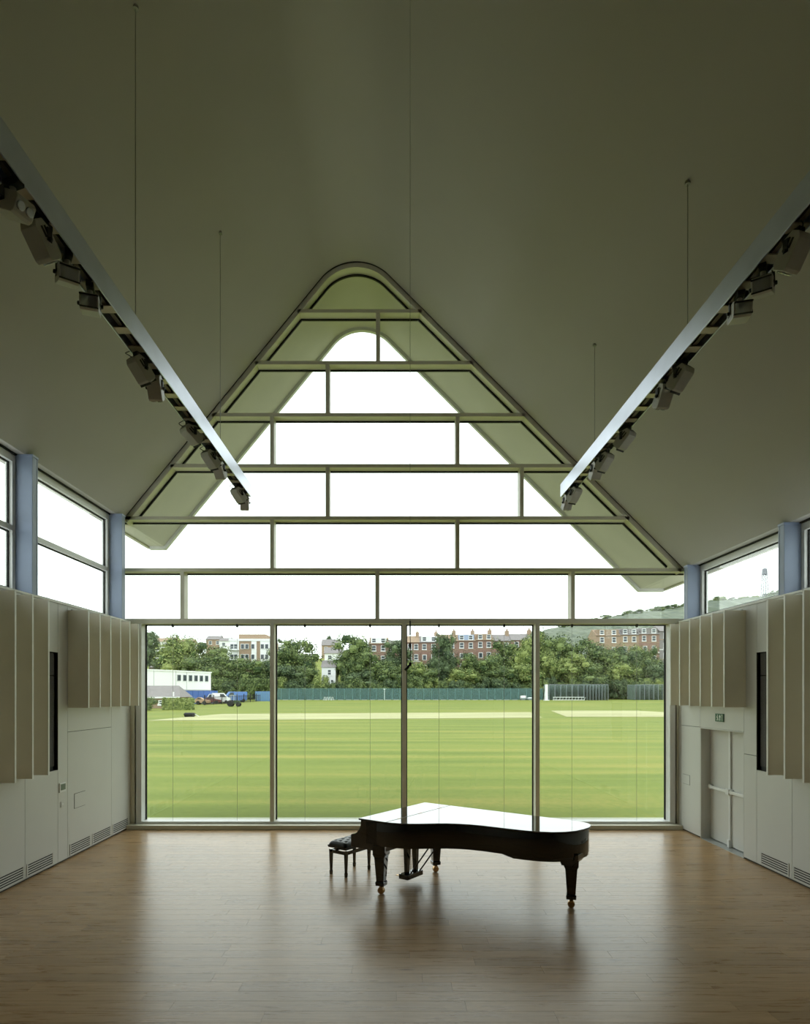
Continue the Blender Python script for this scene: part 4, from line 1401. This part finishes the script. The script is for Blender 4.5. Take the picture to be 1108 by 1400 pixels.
HYR = 187
house(505, 531, 870, HYR, 'red brick terraced house with orange-brown roof, trees on both sides', M['brick'], M['tile_o'], bay=False, dormer=M['white'], chimney=False)
house(531, 555, 874, HYR + 3, 'red brick terraced house mostly hidden behind dark tree', M['brick'], M['tile_g'])
house(556, 574, 868, HYR, 'red brick terraced house with ochre tiled roof beside the hanging microphone', M['brick'], M['tile_o'], bay=False)
house(574, 600, 868, HYR, 'red brick terraced house with pale glazed attic front', M['brick'], M['tile_g'], dormer=M['white'])
house(600, 625, 866, HYR, 'red brick terraced house behind the slender tall tree', M['brick'], M['tile_o'])
house(625, 651, 866, HYR, 'red brick terraced house with blue-grey attic and white windows', M['brick'], M['tile_o'], dormer=M['blue'])
house(651, 675, 865, HYR, 'red brick terraced house with ochre roof and bay window', M['brick'], M['tile_o'], dormer=M['brick_b'])
house(675, 699, 866, HYR, 'red brick terraced house with tall chimney, half behind trees', M['brick'], M['tile_g'])
house(699, 730, 865, HYR, 'red brick terraced house with long plain grey ridge', M['brick'], M['tile_g'], bay=False)
house(815, 849, 859, 193, 'brown brick house with ochre roof below the wooded hill', M['brick_b'], M['tile_o'], bay=False, chimney=False, dormer=M['tile_o'])
house(849, 874, 858, 193, 'brown brick house with slate roof, middle of the row below the hill', M['brick_b'], M['tile_g'], bay=False, chimney=False, dormer=M['tile_g'])
house(874, 902, 857, 193, 'red brick house with skylights in its slate roof', M['brick'], M['tile_g'], bay=True, chimney=False, dormer=M['tile_g'], skylight=True)
house(902, 935, 853, 193, 'grey-rendered end house of the row below the hill', M['tile_g'], M['tile_g'], bay=False)
house(742, 772, 898, 175, 'red brick cottage glimpsed low between the trees', M['brick'], M['tile_o'], storeys=2, bay=False, chimney=False)

# pale flats, left of centre
Y = 186
x0, x1 = at(314, 0, Y).x, at(372, 0, Y).x
z0 = gr(Y) - 0.5
r = empty('apartment_block', (x0, Y, z0)); tag(r, 'flat-roofed white and brown apartment block with balconies above the trees', 'apartment block')
zt = at(0, 876, Y).z - z0
MB().box((0, 0, 0), (x1 - x0, 10, zt - 0.1)).build('wall', M['brick_b'], r)
MB().box((-0.2, -0.2, zt - 0.1), (x1 - x0 + 0.2, 10.2, zt + 0.55)).build('parapet', M['white'], r)
MB().box((at(325, 0, Y).x - x0, 1.5, zt + 0.5), (at(362, 0, Y).x - x0, 8, zt + 2.0)).build('roof_house', M['brick_b'], r)
for px0, px1 in ((314, 327), (344, 351), (356, 372)):
    MB().box((at(px0, 0, Y).x - x0, -0.12, max(0, zt - 8)), (at(px1, 0, Y).x - x0, 0.05, zt - 0.1)).build('white_bay', M['white'], r)
for s_ in range(3):
    za = zt - 0.9 - 3.0 * s_
    for px0 in (317.5, 322.5, 332, 338, 346, 359, 365):
        xx = at(px0, 0, Y).x - x0
        f_ = MB().box((xx - 0.55, -0.2, za - 1.5), (xx + 0.55, -0.1, za)).build('window', M['white'], r)
        MB().box((xx - 0.42, -0.24, za - 1.38), (xx + 0.42, -0.19, za - 0.12)).build('pane', M['pane'], f_)
    bx = MB().box((0, -1.2, za - 1.9), (2.9, -0.1, za - 1.75)).box((0, -1.2, za - 1.75), (0.08, -1.1, za - 0.9)).box((2.8, -1.2, za - 1.75), (2.9, -1.1, za - 0.9)).box((0, -1.2, za - 1.0), (2.9, -1.14, za - 0.9))
    bx.build('balcony', M['white'], r)

# white cottage among the trees
Y = 165
x0, x1 = at(440, 0, Y).x, at(459, 0, Y).x
z0 = gr(Y) - 0.5
r = empty('cottage', ((x0 + x1) / 2, Y, z0)); tag(r, 'small white rendered cottage with grey slate roof between two big trees', 'cottage')
hw = (x1 - x0) / 2
ze = at(0, 912, Y).z - z0
MB().box((-hw, 0, 0), (hw, 7, ze)).build('wall', M['white'], r)
MB().prism([(-0.3, ze - 0.05), (7.3, ze - 0.05), (3.5, ze + 1.9)], 'x', -hw - 0.2, hw + 0.2).build('roof', M['tile_g'], r)
window(r, -0.3, 0.7, ze - 2.1, ze - 0.6, 0.0)
window(r, 0.5, 1.3, ze - 4.6, ze - 3.2, 0.0)
MB().box((hw - 0.5, 2.5, ze + 0.6), (hw + 0.2, 4.0, ze + 2.6)).build('chimney', M['white'], r)

# houses up on the far rise
def far_house(px0, px1, pr, pe, Y, label, wm_, rm_):
    x0, x1 = at(px0, 0, Y).x, at(px1, 0, Y).x
    z0 = gr(Y) - 1
    hw = (x1 - x0) / 2
    zr, ze = at(0, pr, Y).z - z0, at(0, pe, Y).z - z0
    r = empty('distant_house', ((x0 + x1) / 2, Y, z0)); tag(r, label, 'house')
    MB().box((-hw, 0, 0), (hw, 9, ze)).build('wall', wm_, r)
    rf = MB().prism([(-0.4, ze - 0.1), (9.4, ze - 0.1), (4.5, zr)], 'x', -hw - 0.3, hw + 0.3).build('roof', rm_, r)
    MB().box((hw - 1.4, 3.6, zr - 0.8), (hw - 0.4, 5.4, zr + 1.4)).build('chimney', M['white'], rf)
    k = -hw + 1.2
    while k < hw - 1.5:
        window(r, k, k + 1.5, ze - 2.4, ze - 0.8, 0.0)
        k += 3.4
    return r


far_house(206, 236, 871, 877, 262, 'terracotta-roofed white house high on the left-hand rise above the pale tree', M['white'], M['tile_o'])
far_house(236, 262, 873, 879, 266, 'pale house with brown roof next to the terracotta one', M['white'], M['tile_o'])
far_house(282, 300, 868, 874, 300, 'slate-roofed far house with dark gables on the skyline', M['brick_b'], M['tile_g'])
far_house(300, 314, 871, 876, 290, 'small slate-roofed far house beside the apartment block', M['white'], M['tile_g'])
far_house(374, 399, 878, 881, 240, 'long low white house with pale roof at the skyline', M['white'], M['white'])
far_house(440, 464, 873, 882, 300, 'far slate-roofed house on the skyline between two big trees', M['brick_b'], M['tile_g'])
far_house(444, 466, 884, 893, 240, 'grey-roofed house stepped below the skyline between two big trees', M['white'], M['tile_g'])
far_house(206, 224, 904, 912, 178, 'brown-roofed house behind the white cabin, among shrubs', M['brick_b'], M['tile_g'])
for px, pt, w, Y, key in ((206, 860, 26, 270, 'B'), (238, 864, 20, 275, 'B'), (384, 871, 18, 250, 'B'), (450, 866, 10, 320, 'B')):
    tree(px, pt, w, Y, key, label='small dark tree on the skyline above the far houses', group='skyline trees above the far houses')

# ---- mast on the hill
Y = HY - 8
r = empty('radio_mast', (at(1046, 0, Y).x, Y, at(0, 814, Y).z - 2)); tag(r, 'tall lattice radio mast on the hill crest', 'mast')
h = (814 - 770) * Y / F + 2
for sx, sy in ((-1, -1), (1, -1), (1, 1), (-1, 1)):
    MB().tube([(sx * 3.0, sy * 3.0, 0), (sx * 1.6, sy * 1.6, h * 0.82)], 0.42, 5).build('mast_leg', M['mast'], r)
br = MB()
for k in range(7):
    za, zb = h * 0.82 * k / 7, h * 0.82 * (k + 1) / 7
    ha, hb = 3.0 - 1.4 * k / 7, 3.0 - 1.4 * (k + 1) / 7
    for q in range(4):
        a, b = [((-1, -1), (1, -1)), ((1, -1), (1, 1)), ((1, 1), (-1, 1)), ((-1, 1), (-1, -1))][q]
        br.tube([(a[0] * ha, a[1] * ha, za), (b[0] * hb, b[1] * hb, zb)], 0.2, 4)
        br.tube([(b[0] * ha, b[1] * ha, za), (a[0] * hb, a[1] * hb, zb)], 0.2, 4)
br.build('bracing', M['mast'], r)
MB().lathe([(2.2, h * 0.66), (2.2, h * 0.84)], 10).build('antenna_ring', M['mast'], r)
MB().tube([(0, 0, h * 0.8), (0, 0, h)], 0.25, 6).build('spire', M['mast'], r)

# ---- teal boundary fence with posts and nets
FY = 150.5
xf0, xf1 = at(374, 0, FY).x, at(742, 0, FY).x
r = empty('boundary_fence', (xf0, FY, gr(FY))); tag(r, 'long teal netting fence along the far side of the cricket field', 'fence')
npost = 34
st_ = (xf1 - xf0) / npost
pm = MB().tube([(0, 0, 0), (0, 0, 2.75)], 0.05, 6).mesh('post', M['teal'])
nm_ = MB().box((0.05, 0.0, 0.06), (st_ - 0.05, 0.02, 2.62)).mesh('net_panel', M['teal_net'])
bm_ = MB().box((0.3, -0.05, 0.0), (st_ - 0.3, 0.08, 0.11)).mesh('kickboard', M['steel'])
for k in range(npost + 1):
    inst('post', pm, r, (st_ * k, 0, 0))
    if k < npost:
        inst('net_panel', nm_, r, (st_ * k, 0.0, 0))
        inst('kickboard', bm_, r, (st_ * k, 0, 0))
MB().tube([(0, 0, 2.72), (xf1 - xf0, 0, 2.72)], 0.03, 5).build('top_rail', M['teal'], r)

# ---- practice net cages
def cage(px0, px1, Y, ptop, label, npan):
    x0, x1 = at(px0, 0, Y).x, at(px1, 0, Y).x
    z0 = gr(Y)
    h = at(0, ptop, Y).z - z0
    r = empty('cricket_net_cage', (x0, Y, z0)); tag(r, label, 'net cage')
    w = x1 - x0
    for k in range(npan + 1):
        for yy in (0.0, 5.0):
            MB().tube([(w * k / npan, yy, 0), (w * k / npan, yy, h)], 0.04, 5).build('pole', M['mast'], r)
    for yy in (0.0, 5.0):
        MB().tube([(0, yy, h), (w, yy, h)], 0.035, 5).build('top_bar', M['mast'], r)
    MB().box((0.05, 5.0, 0), (w - 0.05, 5.02, h)).build('back_net', M['green_net'], r)
    for k in range(npan + 1):
        MB().box((w * k / npan - 0.01, 0.07, 0), (w * k / npan + 0.01, 4.93, h)).build('side_net', M['green_net'], r)


cage(751, 799, 148, 936, 'wide grey-poled cricket net cage beside the white sight board', 6)
cage(799, 832, 147, 936, 'dense cricket net cage with close-set poles', 8)
cage(869, 907, 150, 936, 'cricket net cage at the far end of the field below the hill', 6)
Y = 146
r = empty('sight_board', (at(747.5, 0, Y).x, Y, gr(Y))); tag(r, 'narrow tall white sight board standing at the field edge', 'board')
MB().box((-0.32, 0, 0.15), (0.32, 0.08, 3.65)).build('panel', M['white'], r)
MB().box((-0.6, -0.4, 0), (0.6, 0.5, 0.15)).build('base', M['white'], r)
for sx in (-0.25, 0.25):
    MB().tube([(sx, 0.08, 2.4), (sx, 1.3, 0.05)], 0.05, 5).build('stay', M['white'], r)
r = empty('low_white_rail', (at(757, 0, Y).x, Y + 0.5, gr(Y))); tag(r, 'low white wheeled rail frame on the grass beside the sight board', 'rail')
wr = at(800, 0, Y).x - at(757, 0, Y).x
for zz in (0.12, 0.75):
    MB().tube([(0, 0, zz), (wr, 0, zz)], 0.06, 5).build('rail_bar', M['white'], r)
for k in range(11):
    MB().tube([(wr * k / 10, 0, 0.0), (wr * k / 10 + 0.25, 0, 0.75)], 0.04, 5).build('upright', M['white'], r)
Y = 148.5
for px0, px1, ph, lb in ((712, 720.5, 951, 'white slatted bench in front of the teal fence'), (722, 729, 953.5, 'lower white bench next to the window mullion line, by the teal fence')):
    x0, x1 = at(px0, 0, Y).x, at(px1, 0, Y).x
    r = empty('field_bench', (x0, Y, gr(Y))); tag(r, lb.replace(' next to the window mullion line,', ''), 'bench')
    w = x1 - x0
    h = at(0, ph, Y).z - gr(Y)
    MB().box((0, 0, 0.38), (w, 0.4, 0.46)).build('seat', M['white'], r)
    MB().box((0, 0.4, max(0.5, h - 0.5)), (w, 0.46, h)).build('backrest', M['white'], r)
    for sx in (0.05, w - 0.13):
        MB().box((sx, 0.02, 0), (sx + 0.08, 0.1, 0.38)).build('leg', M['rubber'], r)
        MB().box((sx, 0.38, 0), (sx + 0.08, 0.46, h)).build('leg', M['rubber'], r)
for px0, lb in ((452, 'pale bicycle rack rail in front of the teal fence'),):
    r = empty('cycle_rack', (at(443, 0, Y).x, Y, gr(Y))); tag(r, lb, 'rack')
    w = at(457, 0, Y).x - at(443, 0, Y).x
    for k in range(4):
        a = w * k / 4
        MB().tube([(a, 0, 0), (a + 0.1, 0, 0.75), (a + w / 4 - 0.25, 0, 0.75), (a + w / 4 - 0.15, 0, 0)], 0.05, 5).build('hoop', M['white'], r)
r = empty('lamp_post', (at(526, 0, Y).x, Y, gr(Y))); tag(r, 'slim white post with small head in front of the teal fence', 'post')
MB().tube([(0, 0, 0), (0, 0, 2.5)], 0.05, 6).build('shaft', M['white'], r)
MB().box((-0.2, -0.1, 2.5), (0.2, 0.1, 2.65)).build('head', M['white'], r)

# ---- left: portable cabin, pavilion, hedge, railings, vehicles
def gpt(px, Y): return Vector((at(px, 0, Y).x, Y, gr(Y)))


# two storey portable cabins: long wall facing the hall, running away to the right
pa, pb_ = gpt(180, 104), gpt(288.5, 121)
d = pb_ - pa
ang = math.atan2(d.y, d.x)
Lc = math.hypot(d.x, d.y)
r = empty('portable_cabin', (pa.x, pa.y, 0.6), ang); tag(r, 'white upper-storey portable cabin with a row of square windows', 'cabin')
zb_ = at(0, 944, 116).z - 0.6
ztp = at(0, 919.5, 118).z - 0.6
MB().box((0, 0, zb_), (Lc, 3.2, ztp)).build('wall', M['white'], r)
MB().box((-0.1, -0.12, ztp), (Lc + 0.1, 3.3, ztp + 0.22)).build('roof', M['white'], r)
for k in range(6):
    xx = Lc * (0.56 + 0.075 * k)
    f_ = MB().box((xx - 0.45, -0.07, ztp - 1.65), (xx + 0.45, 0.02, ztp - 0.5)).build('window', M['steel'], r)
    MB().box((xx - 0.36, -0.10, ztp - 1.56), (xx + 0.36, -0.05, ztp - 0.59)).build('pane', M['pane'], f_)
for k in (0.25, 0.52, 0.66):
    MB().box((Lc * k - 0.04, -0.04, zb_), (Lc * k + 0.04, 0.02, ztp)).build('panel_joint', M['steel'], r)
MB().box((0, -0.06, zb_), (Lc, 0.0, zb_ + 0.18)).build('floor_band', M['steel'], r)
r = empty('portable_cabin', (pa.x, pa.y, 0.6), ang); tag(r, 'blue lower-storey portable cabin carrying the white one', 'cabin')
MB().box((0, 0.0, 0), (Lc + 1.9, 3.2, zb_ - 0.02)).build('wall', M['cabin_blue'], r)
for k in range(14):
    xx = (Lc + 1.8) * (k + 0.5) / 14
    MB().box((xx - 0.05, -0.05, 0.1), (xx + 0.05, 0.01, zb_ - 0.1)).build('rib', M['cabin_blue'], r)
r = empty('storage_container', gpt(349, 140)); tag(r, 'pale blue ribbed storage container at the end of the teal fence', 'container')
wc = 24 * 140 / F
MB().box((0, 0, 0), (wc, 2.5, 2.1)).build('body', M['van_blue'], r)
for k in range(10):
    MB().box((wc * (k + 0.3) / 10, -0.05, 0.1), (wc * (k + 0.7) / 10, 0.0, 2.0)).build('rib', M['teal'], r)

# brick pavilion with hipped roof
Y = 92
p0 = gpt(168, Y)
r = empty('brick_pavilion', p0); tag(r, 'low brick pavilion with a brown hipped roof beside the hedge', 'pavilion')
wp = at(246, 0, Y).x - p0.x
ze = at(0, 953, Y).z - p0.z
zr = at(0, 937, Y).z - p0.z
MB().box((0.4, 0.4, 0), (wp - 0.3, 5.6, ze)).build('wall', M['brick_b'], r)
vs = [(0, 0, ze), (wp, 0, ze), (wp, 6, ze), (0, 6, ze), (1.5, 3, zr), (wp - 1.1, 3, zr)]
MB().poly(vs, [(0, 1, 5, 4), (1, 2, 5), (2, 3, 4, 5), (3, 0, 4), (3, 2, 1, 0)]).build('roof', M['tile_g'], r)
MB().box((0, -0.05, ze - 0.18), (wp, 0.05, ze + 0.02)).build('gutter', M['white'], r)
MB().prism([(wp - 1.5, ze - 1.0), (wp - 0.3, ze - 1.0), (wp - 0.3, ze - 0.1), (wp - 1.5, ze - 0.1)], 'y', 0.32, 0.42).build('door', M['tile_g'], r)
for xx in (wp - 3.2,):
    window(r, xx, xx + 1.0, 0.5, 1.2, 0.4)
MB().tube([(wp - 1.0, 0.2, ze + 0.1), (wp - 1.0, 0.2, ze + 0.75)], 0.12, 6).build('floodlight', M['white'], r)


def hedge(px0, px1, ptop, Y, key, dpt, name, label, cat):
    p0 = gpt(px0, Y)
    w = at(px1, 0, Y).x - p0.x
    h = at(0, ptop, Y).z - p0.z
    rr = random.Random(int(px0))
    vs, fs = [], []
    q = MB().box((0.1, 0.1, 0), (w - 0.1, dpt - 0.1, h - 0.08))
    for k in range(int(w * h * 140)):
        face = rr.random()
        if face < 0.55: p = Vector((rr.uniform(0, w), 0.05, rr.uniform(0, h))); nn = Vector((0, -1, 0))
        elif face < 0.8: p = Vector((rr.uniform(0, w), rr.uniform(0, dpt), h - 0.04)); nn = Vector((0, 0, 1))
        else: p = Vector((rr.choice((0.05, w - 0.05)), rr.uniform(0, dpt), rr.uniform(0, h))); nn = Vector((1, 0, 0))
        nn = (nn + Vector((rr.uniform(-.8, .8), rr.uniform(-.8, .8), rr.uniform(-.3, .9)))).normalized()
        t = nn.cross(Vector((rr.uniform(-1, 1), rr.uniform(-1, 1), rr.uniform(-1, 1)))).normalized(); b = nn.cross(t)
        e = rr.uniform(0.06, 0.13)
        q.poly([p - t * e, p - b * e, p + t * e, p + b * e], [(0, 1, 2, 3)])
    me = raw_mesh(q, name, M[key])
    o_ = inst(name, me, None, p0)
    tag(o_, label, cat)
    return o_


hedge(221, 262, 954, 86, 'leafC', 1.6, 'clipped_hedge', 'clipped box-shaped hedge in front of the brick pavilion', 'hedge')
p_ = gpt(204, 84)
r = empty('bush', p_); tag(r, 'round dark bush beside the brick pavilion', 'bush')
inst('foliage', bush_me['A'], r, (0, 0, 0), (0, 0, 0), (2.9, 2.4, 1.9))

# black railings along the car park
RY_ = 118
x0, x1 = at(283, 0, 110).x, at(352, 0, 140).x
r = empty('metal_railing', gpt(280, 108)); tag(r, 'dark vertical-bar railing between the lawn and the parked vehicles', 'railing')
e0, e1 = gpt(280, 108), gpt(356, 138)
n = 46
rr_ = (e1 - e0)
barm = MB().tube([(0, 0, 0), (0, 0, 1.45)], 0.035, 4).mesh('bar', M['rubber'])
postm = MB().box((-0.07, -0.07, 0), (0.07, 0.07, 1.7)).mesh('post', M['rubber'])
for k in range(n + 1):
    t = k / n
    inst('post' if k % 6 == 0 else 'bar', postm if k % 6 == 0 else barm, r, (rr_.x * t, rr_.y * t, rr_.z * t))
for zz in (0.18, 1.3):
    MB().tube([(0, 0, zz), (rr_.x, rr_.y, rr_.z + zz)], 0.03, 4).build('rail', M['rubber'], r)


def vehicle(name, px, Y, L_, H_, bodym, label, cat, boxy=True, rz=0.0, cab='front'):
    r = empty(name, gpt(px, Y), rz); tag(r, label, cat)
    hw = 0.9
    if boxy:
        MB().prism([(0, 0.35), (L_, 0.35), (L_, H_ * 0.55), (L_ - 0.5, H_ * 0.62), (L_ - 1.15, H_), (0.1, H_), (0, H_ - 0.12)], 'y', -hw, hw).build('body', bodym, r, bevel=0.05)
        MB().prism([(L_ - 0.56, H_ * 0.64), (L_ - 1.12, H_ * 0.95), (L_ - 1.16, H_ * 0.94), (L_ - 0.62, H_ * 0.63)], 'y', -hw + 0.1, hw - 0.1).build('windscreen', M['pane'], r)
        for s in (-1, 1):
            MB().prism([(L_ - 0.85, H_ * 0.62), (L_ - 1.9, H_ * 0.62), (L_ - 1.9, H_ * 0.92), (L_ - 1.25, H_ * 0.92)], 'y', s * (hw - 0.01), s * (hw + 0.015)).build('side_window', M['pane'], r)
    else:
        MB().prism([(0, 0.3), (L_, 0.3), (L_, 0.75), (L_ - 0.9, 0.88), (L_ - 1.5, H_), (0.7, H_), (0.2, 0.9), (0, 0.8)], 'y', -hw * 0.9, hw * 0.9).build('body', bodym, r, bevel=0.05)
        for s in (-1, 1):
            MB().prism([(L_ - 1.15, 0.92), (L_ - 1.6, H_ - 0.08), (0.8, H_ - 0.08), (0.45, 0.92)], 'y', s * (hw * 0.89), s * (hw * 0.9 + 0.015)).build('side_window', M['pane'], r)
    for xx in (0.75, L_ - 0.8):
        for s in (-1, 1):
            MB().lathe([(0.32, -0.1), (0.34, 0.0), (0.32, 0.1)], 14, Matrix.Translation((xx, s * (hw - 0.08), 0.33)) @ Matrix.Rotation(math.pi / 2, 4, 'X')).build('wheel', M['rubber'], r)
    return r


vehicle('panel_van', 337, 131, 4.6, 2.1, M['van_blue'], 'blue panel van parked behind the railing', 'van', True, math.radians(205))
vehicle('parked_car', 266, 112, 2.6, 1.25, M['orange'], 'small tan car parked behind the railing next to the hedge', 'car', False, 0.1)
vehicle('parked_car', 281, 120, 3.4, 1.75, M['white'], 'white hatchback parked behind the railing', 'car', False, 0.2)
vehicle('parked_car', 279, 116, 3.0, 1.2, M['red'], 'dark red car parked in front of the white hatchback', 'car', False, 0.2)
vehicle('pickup_truck', 290, 118, 3.2, 1.95, M['white'], 'white van-like truck with dark side windows behind the railing', 'truck', True, 0.4)
# tractor on the lawn edge
r = empty('tractor', gpt(315, 101)); tag(r, 'dark green small tractor with a person-high cab on the lawn edge', 'tractor')
MB().box((0.5, -0.35, 0.45), (1.5, 0.35, 0.95)).build('bonnet', M['leafB'], r, bevel=0.05)
MB().box((0.0, -0.45, 0.55), (0.6, 0.45, 1.0)).build('seat_deck', M['rubber'], r, bevel=0.04)
for xx, yy in ((0.05, -0.4), (0.05, 0.4), (0.62, -0.4), (0.62, 0.4)):
    MB().tube([(xx, yy, 0.9), (xx, yy, 1.75)], 0.035, 5).build('cab_post', M['steel'], r)
MB().box((-0.05, -0.5, 1.72), (0.75, 0.5, 1.8)).build('cab_roof', M['steel'], r)
for xx, rr2 in ((0.1, 0.5), (1.3, 0.33)):
    for s in (-1, 1):
        MB().lathe([(rr2 - 0.04, -0.13), (rr2, 0), (rr2 - 0.04, 0.13)], 16, Matrix.Translation((xx, s * 0.55, rr2)) @ Matrix.Rotation(math.pi / 2, 4, 'X')).build('wheel', M['rubber'], r)
# low dark roller lying on the field
r = empty('field_roller', gpt(252, 66)); tag(r, 'low dark ground roller with pale drawbar alone on the field', 'roller')
MB().lathe([(0.20, -0.5), (0.22, -0.45), (0.22, 0.45), (0.20, 0.5)], 16, Matrix.Translation((0.55, 0, 0.22)) @ Matrix.Rotation(math.pi / 2, 4, 'Y')).build('drum', M['rubber'], r)
MB().box((0.02, -0.28, 0.18), (1.1, 0.28, 0.36)).build('frame', M['rubber'], r, bevel=0.04)
MB().tube([(1.08, 0, 0.28), (1.55, -0.1, 0.06)], 0.03, 6).build('drawbar', M['white'], r)
